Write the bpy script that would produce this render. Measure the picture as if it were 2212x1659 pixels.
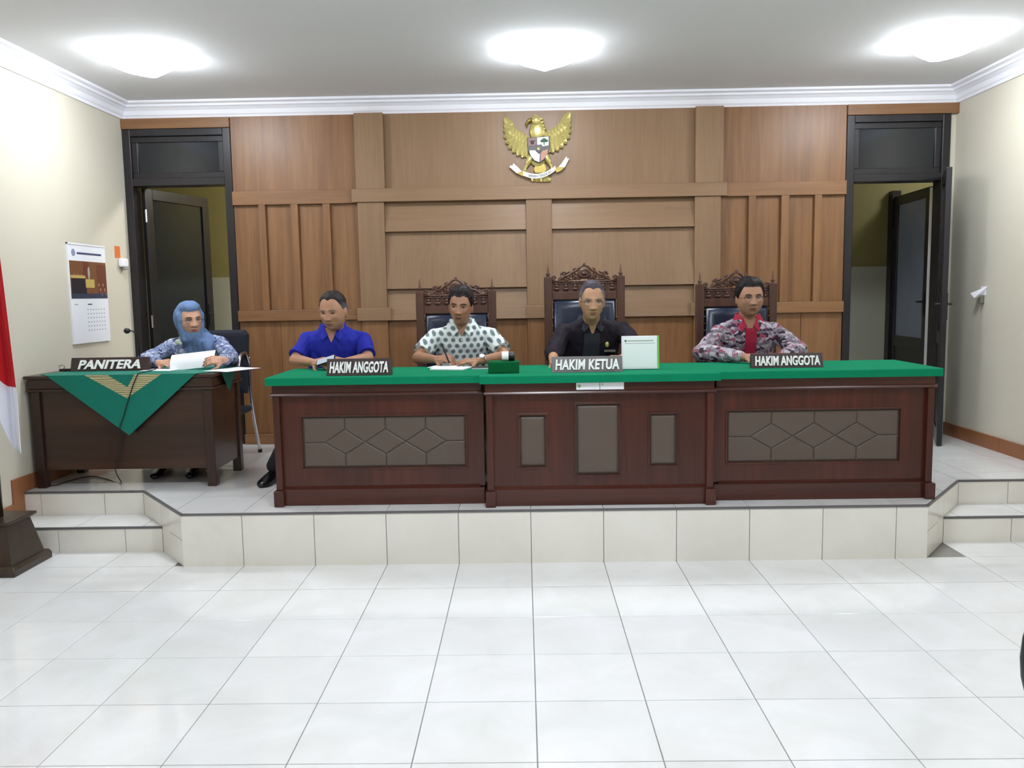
import bpy, bmesh, math, random
import numpy as np
from mathutils import Vector, Matrix, noise

for _o in list(bpy.data.objects):
    bpy.data.objects.remove(_o, do_unlink=True)
SC = bpy.context.scene
COL = SC.collection
random.seed(7)

# ------------------------------------------------------------------ camera
F_PX, PITCH, YAW, ROLL = 1801.96, 0.1056387, 0.0152505, -0.0163784
CAM = Vector((0, 0, 1.4739))
_fw = Vector((-math.sin(YAW) * math.cos(PITCH), math.cos(YAW) * math.cos(PITCH), -math.sin(PITCH)))
_r = Vector((math.cos(YAW), math.sin(YAW), 0))
_u = _r.cross(_fw)
_r2 = math.cos(ROLL) * _r + math.sin(ROLL) * _u
_u2 = -math.sin(ROLL) * _r + math.cos(ROLL) * _u
cam_d = bpy.data.cameras.new('camera')
cam_d.sensor_fit = 'HORIZONTAL'
cam_d.sensor_width = 36.0
cam_d.lens = F_PX / 2212.0 * 36.0
cam_d.clip_start = 0.05
cam = bpy.data.objects.new('camera', cam_d)
COL.objects.link(cam)
_m = Matrix((_r2, _u2, -_fw)).transposed().to_4x4()
_m.translation = CAM
cam.matrix_world = _m
SC.camera = cam

# ------------------------------------------------------------------ world, exposure
W = bpy.data.worlds.new('world')
SC.world = W
W.use_nodes = True
W.node_tree.nodes['Background'].inputs[0].default_value = (0.55, 0.6, 0.7, 1)
W.node_tree.nodes['Background'].inputs[1].default_value = 0.05
SC.view_settings.view_transform = 'Standard'
SC.view_settings.look = 'None'
SC.view_settings.gamma = 1.0
SC.view_settings.use_curve_mapping = False
SC.view_settings.exposure = 0.37
LAMP_STRENGTH = 38.0

# ------------------------------------------------------------------ helpers
def lin(c):
    out = []
    for v in c[:3]:
        v = v / 255.0
        out.append(v / 12.92 if v <= 0.04045 else ((v + 0.055) / 1.055) ** 2.4)
    return tuple(out) + (1.0,)

class NT:
    """small node helper"""
    def __init__(s, name):
        s.m = bpy.data.materials.new(name)
        s.m.use_nodes = True
        s.t = s.m.node_tree
        s.b = s.t.nodes['Principled BSDF']
    def n(s, typ, **kw):
        nd = s.t.nodes.new(typ)
        for k, v in kw.items():
            setattr(nd, k, v)
        return nd
    def l(s, a, b):
        s.t.links.new(a, b)
    def math(s, op, a, b=None, c=None):
        nd = s.n('ShaderNodeMath', operation=op)
        for i, v in enumerate((a, b, c)):
            if v is None: continue
            if isinstance(v, (int, float)): nd.inputs[i].default_value = v
            else: s.l(v, nd.inputs[i])
        return nd.outputs[0]
    def mix(s, fac, a, b):
        nd = s.n('ShaderNodeMix', data_type='RGBA')
        if isinstance(fac, (int, float)): nd.inputs[0].default_value = fac
        else: s.l(fac, nd.inputs[0])
        for i, v in ((6, a), (7, b)):
            if isinstance(v, tuple): nd.inputs[i].default_value = v
            else: s.l(v, nd.inputs[i])
        return nd.outputs[2]
    def pos(s, scale=(1, 1, 1), loc=(0, 0, 0), obj=False):
        mp = s.n('ShaderNodeMapping')
        mp.inputs['Scale'].default_value = scale
        mp.inputs['Location'].default_value = loc
        if obj:
            s.l(s.n('ShaderNodeTexCoord').outputs['Object'], mp.inputs[0])
        else:
            s.l(s.n('ShaderNodeNewGeometry').outputs['Position'], mp.inputs[0])
        return mp.outputs[0]
    def noise(s, vec, scale=5, detail=3, rough=0.5, dist=0.0):
        nd = s.n('ShaderNodeTexNoise')
        nd.inputs['Scale'].default_value = scale
        nd.inputs['Detail'].default_value = detail
        nd.inputs['Roughness'].default_value = rough
        nd.inputs['Distortion'].default_value = dist
        s.l(vec, nd.inputs['Vector'])
        return nd.outputs['Fac']
    def ramp(s, fac, stops, interp='LINEAR'):
        nd = s.n('ShaderNodeValToRGB')
        cr = nd.color_ramp
        cr.interpolation = interp
        while len(cr.elements) > 1: cr.elements.remove(cr.elements[-1])
        cr.elements[0].position = stops[0][0]
        cr.elements[0].color = stops[0][1]
        for p, c in stops[1:]:
            e = cr.elements.new(p)
            e.color = c
        s.l(fac, nd.inputs[0])
        return nd.outputs[0]
    def bump(s, h, strength=0.2, dist=0.002):
        nd = s.n('ShaderNodeBump')
        nd.inputs['Strength'].default_value = strength
        nd.inputs['Distance'].default_value = dist
        s.l(h, nd.inputs['Height'])
        s.l(nd.outputs[0], s.b.inputs['Normal'])
    def col(s, v):
        if isinstance(v, tuple): s.b.inputs['Base Color'].default_value = v
        else: s.l(v, s.b.inputs['Base Color'])
    def set(s, rough=0.5, metal=0.0, spec=0.5):
        s.b.inputs['Roughness'].default_value = rough
        s.b.inputs['Metallic'].default_value = metal
        s.b.inputs['Specular IOR Level'].default_value = spec

def plain(name, c, rough=0.5, metal=0.0, var=0.12, scale=6.0, spec=0.5, bump=0.0):
    k = NT(name)
    c = lin(c)
    d = tuple(v * (1 - var) for v in c[:3]) + (1,)
    f = k.noise(k.pos(), scale, 3)
    k.col(k.mix(f, d, c))
    k.set(rough, metal, spec)
    if bump: k.bump(k.noise(k.pos(), scale * 14, 3), bump, 0.001)
    return k.m

def wood(name, c1, c2, axis='z', rough=0.35, fine=26.0, spec=0.5):
    k = NT(name)
    sc = {'z': (1, 1, 0.055), 'x': (0.055, 1, 1), 'y': (1, 0.055, 1)}[axis]
    p = k.pos(sc)
    f1 = k.noise(p, fine, 5, 0.62, 0.4)
    f2 = k.noise(k.pos(tuple(v * 0.5 for v in sc)), fine * 0.22, 2)
    f = k.math('MULTIPLY_ADD', f2, 0.45, k.math('MULTIPLY', f1, 0.6))
    k.col(k.ramp(f, [(0.33, lin(c1)), (0.68, lin(c2))]))
    k.set(rough, 0, spec)
    k.bump(f1, 0.06, 0.001)
    return k.m

def emission(name, c, s):
    k = NT(name)
    k.col((0.9, 0.9, 0.9, 1))
    k.b.inputs['Emission Color'].default_value = c
    k.b.inputs['Emission Strength'].default_value = s
    return k.m

class MB:
    def __init__(s):
        s.v, s.f, s.mi = [], [], []
        s.cur = 0
    def add(s, vs, fs):
        o = len(s.v)
        s.v += [tuple(p) for p in vs]
        s.f += [tuple(i + o for i in f) for f in fs]
        s.mi += [s.cur] * len(fs)
        return s
    def box(s, x0, x1, y0, y1, z0, z1, M=None):
        vs = [(x, y, z) for z in (z0, z1) for y in (y0, y1) for x in (x0, x1)]
        if M is not None: vs = [tuple(M @ Vector(p)) for p in vs]
        return s.add(vs, [(0, 2, 3, 1), (4, 5, 7, 6), (0, 1, 5, 4), (2, 6, 7, 3), (0, 4, 6, 2), (1, 3, 7, 5)])
    def extr(s, poly, fn, d0, d1):
        """closed prism: poly list of (a,b); fn(a,b,d)->xyz"""
        n = len(poly)
        vs = [fn(a, b, d0) for a, b in poly] + [fn(a, b, d1) for a, b in poly]
        fs = [tuple(range(n - 1, -1, -1)), tuple(range(n, 2 * n))]
        fs += [(i, (i + 1) % n, n + (i + 1) % n, n + i) for i in range(n)]
        return s.add(vs, fs)
    def xz(s, poly, y0, y1):     # outline in x,z ; thickness along y
        return s.extr(poly, lambda a, b, d: (a, d, b), y0, y1)
    def xy(s, poly, z0, z1):
        return s.extr(poly, lambda a, b, d: (a, b, d), z0, z1)
    def yz(s, poly, x0, x1):
        return s.extr(poly, lambda a, b, d: (d, a, b), x0, x1)
    def rings(s, rings, cap=True, closed=True):
        n = len(rings[0])
        vs = [p for r in rings for p in r]
        fs = []
        for i in range(len(rings) - 1):
            for j in range(n if closed else n - 1):
                k = (j + 1) % n
                fs.append((i * n + j, i * n + k, (i + 1) * n + k, (i + 1) * n + j))
        if cap:
            fs.append(tuple(range(n - 1, -1, -1)))
            fs.append(tuple(range((len(rings) - 1) * n, len(rings) * n)))
        return s.add(vs, fs)
    def tube(s, pts, r, seg=8, flat=None):
        pts = [Vector(p) for p in pts]
        rr = r if isinstance(r, (list, tuple)) else [r] * len(pts)
        rings = []
        up = None
        for i, p in enumerate(pts):
            d = (pts[min(i + 1, len(pts) - 1)] - pts[max(i - 1, 0)])
            if d.length < 1e-9: d = Vector((0, 0, 1))
            d.normalize()
            if up is None:
                up = Vector((0, 0, 1)) if abs(d.z) < 0.9 else Vector((0, 1, 0))
            a = d.cross(up)
            if a.length < 1e-6: a = d.cross(Vector((1, 0, 0)))
            a.normalize()
            b = a.cross(d).normalized()
            up = b
            ring = []
            for k in range(seg):
                t = 2 * math.pi * k / seg
                off = a * math.cos(t) * rr[i] + b * math.sin(t) * rr[i]
                if flat is not None:
                    off = Vector((off.x * flat[0], off.y * flat[1], off.z * flat[2]))
                ring.append(tuple(p + off))
            rings.append(ring)
        return s.rings(rings)
    def lathe(s, prof, c=(0, 0, 0), seg=16, axis='z'):
        rings = []
        for r, h in prof:
            ring = []
            for k in range(seg):
                t = 2 * math.pi * k / seg
                a, b = r * math.cos(t), r * math.sin(t)
                p = {'z': (a, b, h), 'y': (a, h, -b), 'x': (h, a, b)}[axis]
                ring.append((c[0] + p[0], c[1] + p[1], c[2] + p[2]))
            rings.append(ring)
        return s.rings(rings)
    def ell(s, c, rad, M=None, nu=16, nv=10):
        c = Vector(c)
        rings = []
        for i in range(1, nv):
            ph = math.pi * i / nv
            ring = []
            for k in range(nu):
                t = 2 * math.pi * k / nu
                p = Vector((rad[0] * math.sin(ph) * math.cos(t), rad[1] * math.sin(ph) * math.sin(t), -rad[2] * math.cos(ph)))
                if M is not None: p = M @ p
                ring.append(tuple(c + p))
            rings.append(ring)
        vs = [p for r in rings for p in r]
        bot = Vector((0, 0, -rad[2])); top = Vector((0, 0, rad[2]))
        if M is not None: bot, top = M @ bot, M @ top
        vs += [tuple(c + bot), tuple(c + top)]
        n = nu; fs = []
        for i in range(nv - 2):
            for j in range(n):
                k = (j + 1) % n
                fs.append((i * n + j, i * n + k, (i + 1) * n + k, (i + 1) * n + j))
        B = (nv - 1) * n
        for j in range(n):
            k = (j + 1) % n
            fs.append((B, k, j)); fs.append((B + 1, (nv - 2) * n + j, (nv - 2) * n + k))
        return s.add(vs, fs)
    def cap(s, p0, p1, r0, r1, seg=12):
        p0, p1 = Vector(p0), Vector(p1)
        d = (p1 - p0).normalized()
        a = d.cross(Vector((0, 0, 1)) if abs(d.z) < 0.9 else Vector((1, 0, 0))).normalized()
        b = a.cross(d)
        rings = []
        for (c, r, s0) in ((p0, r0, -1), (p1, r1, 1)):
            for q in ((80, 50, 20) if s0 < 0 else (20, 50, 80)):
                q = math.radians(q)
                rings.append([tuple(c + d * s0 * r * math.sin(q) + (a * math.cos(2 * math.pi * k / seg) + b * math.sin(2 * math.pi * k / seg)) * r * math.cos(q)) for k in range(seg)])
        return s.rings(rings)
    def xform(s, M):
        s.v = [tuple(M @ Vector(p)) for p in s.v]
        return s
    def mesh(s, name, origin=(0, 0, 0)):
        me = bpy.data.meshes.new(name)
        o = Vector(origin)
        me.from_pydata([tuple(Vector(p) - o) for p in s.v], [], s.f)
        if any(s.mi): me.polygons.foreach_set('material_index', s.mi)
        me.update()
        return me
    def base(s):
        a = np.array(s.v)
        lo, hi = a.min(0), a.max(0)
        return Vector(((lo[0] + hi[0]) / 2, (lo[1] + hi[1]) / 2, lo[2]))

def recalc(me):
    bm = bmesh.new(); bm.from_mesh(me)
    bmesh.ops.recalc_face_normals(bm, faces=bm.faces)
    bm.to_mesh(me); bm.free()

def wloc(o):
    l = Vector((0, 0, 0))
    while o is not None:
        l = l + o.location
        o = o.parent
    return l

def put(name, mb, mat, parent=None, bevel=0.0, smooth=False, world=True, label=None, segs=2):
    """link an MB as one mesh object; verts given in world (or parent-local) coordinates"""
    if isinstance(mb, MB):
        if parent is None: org = mb.base()
        else: org = wloc(parent) if world else Vector((0, 0, 0))
        me = mb.mesh(name, org)
        recalc(me)
    else:
        me = mb
        org = Vector((0, 0, 0)) if parent is None else (wloc(parent) if world else Vector((0, 0, 0)))
        if parent is None:
            co = np.empty(len(me.vertices) * 3, 'f'); me.vertices.foreach_get('co', co)
            co = co.reshape(-1, 3)
            org = Vector(((co[:, 0].min() + co[:, 0].max()) / 2, (co[:, 1].min() + co[:, 1].max()) / 2, co[:, 2].min()))
        if org.length > 0: me.transform(Matrix.Translation(-org))
    for m in (mat if isinstance(mat, (list, tuple)) else [mat]):
        me.materials.append(m)
    if smooth:
        me.polygons.foreach_set('use_smooth', [True] * len(me.polygons))
    o = bpy.data.objects.new(name, me)
    COL.objects.link(o)
    if parent is None: o.location = org
    else: o.parent = parent
    if bevel:
        b = o.modifiers.new('bevel', 'BEVEL')
        b.width = bevel; b.segments = segs; b.limit_method = 'ANGLE'
        b.angle_limit = math.radians(40)
    if label: o['label'] = label
    return o

def tag(o, label, cat, group=None, kind=None):
    o['label'] = label
    o['category'] = cat
    if group: o['group'] = group
    if kind: o['kind'] = kind
    return o

def struct(o, label=None, cat=None):
    o['kind'] = 'structure'
    if label: o['label'] = label
    if cat: o['category'] = cat
    return o

def thing(name, loc, label, cat, group=None, rz=0.0):
    o = bpy.data.objects.new(name, None)
    o.empty_display_size = 0.1
    COL.objects.link(o)
    o.location = loc
    o.rotation_euler = (0, 0, rz)
    return tag(o, label, cat, group)

def copy_tree(o, parent=None):
    c = o.copy()
    COL.objects.link(c)
    c.parent = parent
    for ch in list(o.children):
        copy_tree(ch, c)
    return c

def share(name, me, mat, loc, parent):
    """another object on shared mesh data"""
    o = bpy.data.objects.new(name, me)
    COL.objects.link(o)
    o.location = loc
    o.parent = parent
    return o

def remesh(mb, voxel, smooth=2, wrinkle=0.0, wscale=9.0, seed=0.0, name='m'):
    me = mb.mesh(name)
    recalc(me)
    o = bpy.data.objects.new('tmp_remesh', me)
    COL.objects.link(o)
    r = o.modifiers.new('r', 'REMESH')
    r.mode = 'VOXEL'; r.voxel_size = voxel; r.use_smooth_shade = True
    if smooth:
        k = o.modifiers.new('s', 'SMOOTH'); k.factor = 0.5; k.iterations = smooth
    dg = bpy.context.evaluated_depsgraph_get()
    dg.update()
    out = bpy.data.meshes.new_from_object(o.evaluated_get(dg))
    bpy.data.objects.remove(o, do_unlink=True)
    bpy.data.meshes.remove(me)
    out.name = name
    if wrinkle:
        N = len(out.vertices)
        co = np.empty(N * 3, 'f'); no = np.empty(N * 3, 'f')
        out.vertices.foreach_get('co', co); out.vertices.foreach_get('normal', no)
        co = co.reshape(-1, 3); no = no.reshape(-1, 3)
        amp = np.empty(N, 'f')
        for i in range(N):
            x, y, z = co[i] * wscale
            x += seed; y += seed * 1.7
            q = Vector((x + 0.6 * z, y, z * 0.55 - 0.3 * x))
            amp[i] = noise.noise(q) + 0.5 * noise.noise(q * 2.3)
        out.vertices.foreach_set('co', (co + no * (amp * wrinkle)[:, None]).ravel())
        out.update()
    return out

# ------------------------------------------------------------------ materials
M_WALL = plain('cream_wall_paint', (214, 208, 191), 0.6, var=0.05, scale=2.0, bump=0.05)
M_CEIL = plain('ceiling_paint', (230, 230, 232), 0.9, var=0.04, scale=1.5)
M_CROWN = plain('white_plaster', (246, 246, 254), 0.5, var=0.03)
M_GROUT = plain('grout_grey', (150, 148, 142), 0.8, var=0.2, scale=20)
M_BRICKTILE = plain('brown_skirting_tile', (160, 104, 66), 0.35, var=0.2, scale=9)

def tile_mat(name, c1, c2, rough, rnd=0.06):
    k = NT(name)
    f = k.noise(k.pos(), 3.2, 4, 0.55, 0.6)
    base = k.ramp(f, [(0.3, lin(c1)), (0.72, lin(c2))])
    oi = k.n('ShaderNodeObjectInfo')
    dark = k.math('MULTIPLY_ADD', oi.outputs['Random'], -rnd, 1.0)
    hsv = k.n('ShaderNodeHueSaturation')
    k.l(base, hsv.inputs['Color']); k.l(dark, hsv.inputs['Value'])
    k.col(hsv.outputs[0])
    k.set(rough, 0, 0.5)
    return k.m
M_TILE = tile_mat('white_floor_tile', (228, 228, 227), (240, 240, 242), 0.08)
M_RISER = tile_mat('cream_riser_tile', (234, 230, 220), (241, 238, 229), 0.18)
M_NOSE = plain('dark_grey_nosing', (104, 102, 104), 0.45)
M_PANEL_V = wood('teak_panel_vertical', (108, 72, 42), (146, 104, 66), 'z', 0.40)
M_PANEL_H = wood('teak_panel_horizontal', (112, 76, 46), (146, 105, 68), 'x', 0.40)
M_PANEL_C = wood('pale_veneer', (130, 100, 72), (148, 117, 87), 'z', 0.42, 40)
M_PANEL_CH = wood('pale_veneer_rail', (130, 100, 72), (149, 118, 88), 'x', 0.42, 40)
M_DESK = wood('mahogany_vertical', (50, 21, 13), (82, 36, 24), 'z', 0.25, 20)
M_DESK_H = wood('mahogany_horizontal', (48, 22, 15), (80, 37, 26), 'x', 0.25, 20)
M_CDESK = wood('dark_brown_desk', (40, 24, 17), (68, 43, 31), 'x', 0.28, 18)
M_CDESK_V = wood('dark_brown_desk_leg', (40, 24, 17), (64, 40, 30), 'z', 0.28, 18)
M_CARVE = wood('carved_dark_teak', (58, 34, 26), (96, 62, 48), 'z', 0.38, 30)
M_BLACKWOOD = wood('black_stained_frame', (18, 16, 19), (34, 30, 35), 'z', 0.3, 20)
M_GLASSDK = plain('smoked_dark_glass', (22, 27, 33), 0.12, var=0.1)
M_GREEN = plain('green_baize', (10, 126, 88), 0.85, var=0.1, scale=12, spec=0.1, bump=0.3)
M_GREENDK = plain('dark_green_felt', (8, 92, 50), 0.85, var=0.1, scale=14, spec=0.1)
M_TEAL = plain('teal_green_satin', (8, 122, 104), 0.55, var=0.15, scale=9, spec=0.3)
M_PAD = plain('taupe_leather', (90, 77, 68), 0.5, var=0.12, scale=10, bump=0.25)
M_NAVY = plain('navy_leather', (24, 34, 58), 0.3, var=0.2, scale=6)
M_WHITE = plain('white_letter', (250, 250, 250), 0.4, var=0.03)
M_PAPER = plain('white_paper', (240, 242, 248), 0.7, var=0.02)
M_PLATE = plain('dark_brown_plate', (58, 42, 40), 0.35, var=0.15)
M_PLATEG = plain('grey_plate', (112, 106, 106), 0.3, var=0.15)  # grey is painted glare on the middle name plate; plain on the name bar
M_BLACK = plain('black_plastic', (18, 18, 20), 0.35, var=0.2)
M_BLACKSH = plain('black_shoe_leather', (16, 17, 24), 0.22, var=0.2)
M_CHROME = plain('chrome_tube', (200, 200, 205), 0.15, 1.0, var=0.05)
M_GOLD = plain('gold_leaf', (214, 198, 126), 0.28, 0.5, var=0.2, scale=14)
M_GOLDDK = plain('dull_gold', (150, 132, 66), 0.35, 0.6, var=0.2, scale=14)
M_LAMP = emission('lamp_glow', (0.89, 0.945, 1.0, 1), LAMP_STRENGTH)
M_LAMPF = emission('public_lamp_glow', (0.89, 0.945, 1.0, 1), LAMP_STRENGTH * 1.75)
M_LAMPS = emission('side_public_lamp_glow', (0.89, 0.945, 1.0, 1), LAMP_STRENGTH * 0.6)
M_LAMPTRIM = plain('lamp_trim_white', (238, 238, 240), 0.4, var=0.02)
M_RED = plain('flag_red', (196, 36, 44), 0.6, var=0.15, scale=7, spec=0.25)
M_FLAGW = plain('flag_white', (228, 230, 242), 0.6, var=0.05, scale=7, spec=0.25)
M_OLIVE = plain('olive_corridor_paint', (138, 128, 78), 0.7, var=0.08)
M_PALEGREY = plain('pale_grey_lower_wall', (176, 176, 160), 0.6, var=0.06)
M_ORANGE = plain('orange_sticker', (226, 122, 62), 0.5)
M_GREENEDGE = plain('bright_green_edge', (120, 200, 96), 0.4)

# ------------------------------------------------------------------ room shell
XL, XR, YB, YF = -3.15, 3.40, 6.74, -3.6
ZC, ZP = 3.03, 0.30
FY, SY1, SY2 = 4.49, 4.785, 5.075            # platform front, lower riser, upper riser
PXL, PXR = -1.915, 2.195                     # platform front corners
C1L, C1R = -2.1545, 2.4295                       # lower riser inner corners
C2L, C2R = -2.39, 2.66                       # upper riser inner corners
TX, TY, T = 0.0233, 2.5065, 0.4

fl = struct(put('floor', MB().box(XL - 0.1, XR + 0.1, YF - 0.1, 6.86, -0.10, -0.006), M_GROUT), 'white glossy tiled courtroom floor with thin grey joints', 'floor')
g = 0.0018
tm = MB()
tm.rings([[(g, g, -0.008), (T - g, g, -0.008), (T - g, T - g, -0.008), (g, T - g, -0.008)],
          [(g, g, -0.0012), (T - g, g, -0.0012), (T - g, T - g, -0.0012), (g, T - g, -0.0012)],
          [(g + .0012, g + .0012, 0), (T - g - .0012, g + .0012, 0), (T - g - .0012, T - g - .0012, 0), (g + .0012, T - g - .0012, 0)]])
TILE = tm.mesh('floor_tile'); recalc(TILE); TILE.materials.append(M_TILE)

def clip(poly, nx, ny, c):
    """keep nx*x+ny*y>=c"""
    out = []
    for i in range(len(poly)):
        a, b = poly[i], poly[(i + 1) % len(poly)]
        da, db = nx * a[0] + ny * a[1] - c, nx * b[0] + ny * b[1] - c
        if da >= 0: out.append(a)
        if da * db < 0:
            t = da / (da - db)
            out.append((a[0] + (b[0] - a[0]) * t, a[1] + (b[1] - a[1]) * t))
    return out

def area(p):
    return abs(sum(p[i][0] * p[(i + 1) % len(p)][1] - p[(i + 1) % len(p)][0] * p[i][1] for i in range(len(p)))) / 2

def tile_poly(poly, z, h, parent, mat, name='tile', fn=None):
    if len(poly) < 3 or area(poly) < 0.0006: return
    mb = MB()
    if fn is None: mb.xy(poly, z - h, z)
    else: mb.extr(poly, fn, 0, h)
    put(name, mb, mat, parent)

floor_o = wloc(fl)
rest = MB()
nfl = 0
for r in range(-17, 7):
    for c in range(-9, 9):
        x0, y0 = TX + c * T, TY + r * T
        x1, y1 = x0 + T, y0 + T
        if x1 < XL or x0 > XR or y0 > SY1 or y1 < YF: continue
        inside = x0 > XL and x1 < XR and y0 > YF
        hidden_by_platform = y0 > FY - 0.02 and x0 > C1L and x1 < C1R
        if hidden_by_platform: continue
        if r >= -3 and inside and y1 <= FY:
            share('floor_tile', TILE, None, Vector((x0, y0, 0)) - floor_o, fl)
            nfl += 1
        elif r >= -3:
            p = [(x0 + g, y0 + g), (x1 - g, y0 + g), (x1 - g, y1 - g), (x0 + g, y1 - g)]
            p = clip(p, 1, 0, XL); p = clip(p, -1, 0, -XR); p = clip(p, 0, -1, -SY1)
            # the part in front of the platform bay
            if y1 > FY and x1 > C1L and x0 < C1R:
                q = clip(p, 0, -1, -FY)
                tile_poly(q, 0, 0.008, fl, M_TILE, 'floor_tile')
                if x0 < PXL:
                    dx, dy = C1L - PXL, SY1 - FY
                    s_ = clip(clip(p, 0, 1, FY), -dy, dx, -dy * PXL + dx * FY)
                    s_ = clip(p, 0, 1, FY)
                    nrm = (-(SY1 - FY), (C1L - PXL))
                    s_ = clip(s_, nrm[0], nrm[1], nrm[0] * PXL + nrm[1] * FY)
                    tile_poly(s_, 0, 0.008, fl, M_TILE, 'floor_tile')
                if x1 > PXR:
                    nrm = ((SY1 - FY), -(C1R - PXR))
                    s_ = clip(clip(p, 0, 1, FY), nrm[0], nrm[1], nrm[0] * PXR + nrm[1] * FY)
                    tile_poly(s_, 0, 0.008, fl, M_TILE, 'floor_tile')
            else:
                tile_poly(p, 0, 0.008, fl, M_TILE, 'floor_tile')
        else:
            p = [(x0 + g, y0 + g), (x1 - g, y0 + g), (x1 - g, y1 - g), (x0 + g, y1 - g)]
            p = clip(clip(clip(p, 1, 0, XL), -1, 0, -XR), 0, 1, YF)
            if len(p) > 2: rest.xy(p, -0.008, 0)
o = put('floor_tiles_behind', rest, M_TILE, fl)
o['kind'] = 'stuff'
o.name = 'floor_tile_field'

struct(put('ceiling', MB().box(XL - 0.1, XR + 0.1, YF - 0.1, 6.86, ZC, ZC + 0.1), M_CEIL), 'plain pale grey ceiling with three glowing lamps', 'ceiling')
struct(put('wall_left', MB().box(XL - 0.1, XL, YF, 6.86, -0.1, ZC), M_WALL), 'cream painted side wall carrying the hanging calendar', 'wall')
struct(put('wall_right', MB().box(XR, XR + 0.1, YF, 6.86, -0.1, ZC), M_WALL), 'cream painted side wall with a small white hook', 'wall')
struct(put('wall_front', MB().box(XL - 0.1, XR + 0.1, YF - 0.1, YF, -0.1, ZC), M_WALL), 'cream wall at the public end of the courtroom', 'wall')
LDX0, LDX1, RDX0, RDX1 = XL, -2.29, 2.54, 3.345
wb = MB()
wb.box(LDX1, RDX0, YB, 6.86, 0.2, ZC)
wb.box(LDX0, LDX1, YB, 6.86, 2.82, ZC)
wb.box(RDX0, XR, YB, 6.86, 2.82, ZC)
wb.box(RDX1, XR, YB, 6.86, 0.2, 2.82)
struct(put('wall_back', wb, M_WALL), 'cream end wall behind the wood panelling and two doorways', 'wall')

# crown moulding (profile: depth from wall, z)
PROF = [(0, 2.905), (0.012, 2.905), (0.014, 2.925), (0.022, 2.935), (0.030, 2.965), (0.052, 2.985), (0.066, 2.99), (0.070, 3.005), (0.098, 3.014), (0.10, ZC), (0, ZC)]
cb = MB().extr(PROF, lambda d, z, t: (t, YB - d, z), XL, XR)
struct(put('trim_1', cb, M_CROWN), 'white stepped crown moulding above the wood panelling', 'moulding')
struct(put('trim_2', MB().extr(PROF, lambda d, z, t: (XL + d, t, z), YF, YB), M_CROWN), 'white crown moulding along the calendar wall', 'moulding')
struct(put('trim_3', MB().extr(PROF, lambda d, z, t: (XR - d, t, z), YF, YB), M_CROWN), 'white crown moulding along the wall with the hook', 'moulding')
for i, (a, b, lab) in enumerate(((XL, LDX1, 'brown wood strip over the clerk side doorway'), (RDX0, XR, 'brown wood strip over the far doorway beside the hook wall'))):
    struct(put('trim_%d' % (4 + i), MB().box(a, b, YB - 0.045, YB, 2.825, 2.905), M_PANEL_H, bevel=0.004), lab, 'trim')

# skirting of brown tiles
bl = MB()
bl.box(XL, XL + 0.012, SY2 + 0.0, YB, ZP, ZP + 0.10)
b0 = struct(put('baseboard_left', bl, M_BRICKTILE, bevel=0.003), 'brown tile skirting stepping down beside the clerk desk', 'baseboard')
sk = MB().box(XL, XL + 0.012, SY2 - 0.11, SY2, 0.15, ZP + 0.10)
sk.box(XL, XL + 0.012, SY1 - 0.11, SY2 - 0.11, 0.15, 0.25)
sk.box(XL, XL + 0.012, SY1 - 0.11, SY1, 0.0, 0.15)
put('skirting_step', sk, M_BRICKTILE, b0)
for k in range(20):
    y1 = SY1 - 0.112 - k * 0.4
    put('skirting_tile', MB().box(XL, XL + 0.012, max(YF, y1 - 0.398), y1, 0.0, 0.10), M_BRICKTILE, b0)
    if y1 - 0.4 < YF: break
b1 = None
for k in range(30):
    y1 = YB - k * 0.4
    y0 = max(YF, y1 - 0.397)
    if y0 >= y1: break
    z = ZP if (y0 + y1) / 2 > SY2 else (0.15 if (y0 + y1) / 2 > SY1 else 0.0)
    mb = MB().box(XR - 0.012, XR, y0, y1, z, z + 0.10)
    if b1 is None:
        b1 = struct(put('baseboard_right', mb, M_BRICKTILE), 'brown tile skirting along the wall with the hook', 'baseboard')
    else:
        put('skirting_tile', mb, M_BRICKTILE, b1)

# ------------------------------------------------------------------ platform with side steps
core = MB()
e = 0.008
core.xy([(PXL + e, FY + e), (PXR - e, FY + e), (C2R - e, SY2 + e), (XR, SY2 + e), (XR, YB), (XL, YB), (XL, SY2 + e), (C2L + e, SY2 + e)], 0, ZP - e)
core.xy([(XL, SY1 + e), (C1L + e, SY1 + e), (C2L + e, SY2 + 0.02), (XL, SY2 + 0.02)], 0, 0.15 - e)
core.xy([(XR, SY1 + e), (C1R - e, SY1 + e), (C2R - e, SY2 + 0.02), (XR, SY2 + 0.02)], 0, 0.15 - e)
pf = struct(put('platform', core, M_GROUT), 'raised white tiled dais with steps at both sides', 'platform')
# top tiles
for r in range(0, 7):
    for c in range(-9, 9):
        x0, x1 = TX + c * T, TX + c * T + T
        y0, y1 = FY + r * T, FY + r * T + T
        spans = [(x0, x1)]
        for cx in (C2L, C2R):
            spans = [q for (a, b) in spans for q in (((a, cx), (cx, b)) if a < cx < b else ((a, b),))]
        for a, b in spans:
            if b < XL or a > XR or y0 > YB: continue
            p = [(a + g, y0 + g), (b - g, y0 + g), (b - g, y1 - g), (a + g, y1 - g)]
            p = clip(clip(clip(p, 1, 0, XL), -1, 0, -XR), 0, -1, -YB)
            mid = (a + b) / 2
            if C2L < mid < C2R:
                n1 = ((SY2 - FY), -(C2L - PXL))
                p = clip(p, n1[0], n1[1], n1[0] * PXL + n1[1] * FY)
                n2 = (-(SY2 - FY), (C2R - PXR))
                p = clip(p, n2[0], n2[1], n2[0] * PXR + n2[1] * FY)
            else:
                p = clip(p, 0, 1, SY2)
            tile_poly(p, ZP, e, pf, M_TILE, 'platform_tile')
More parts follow.
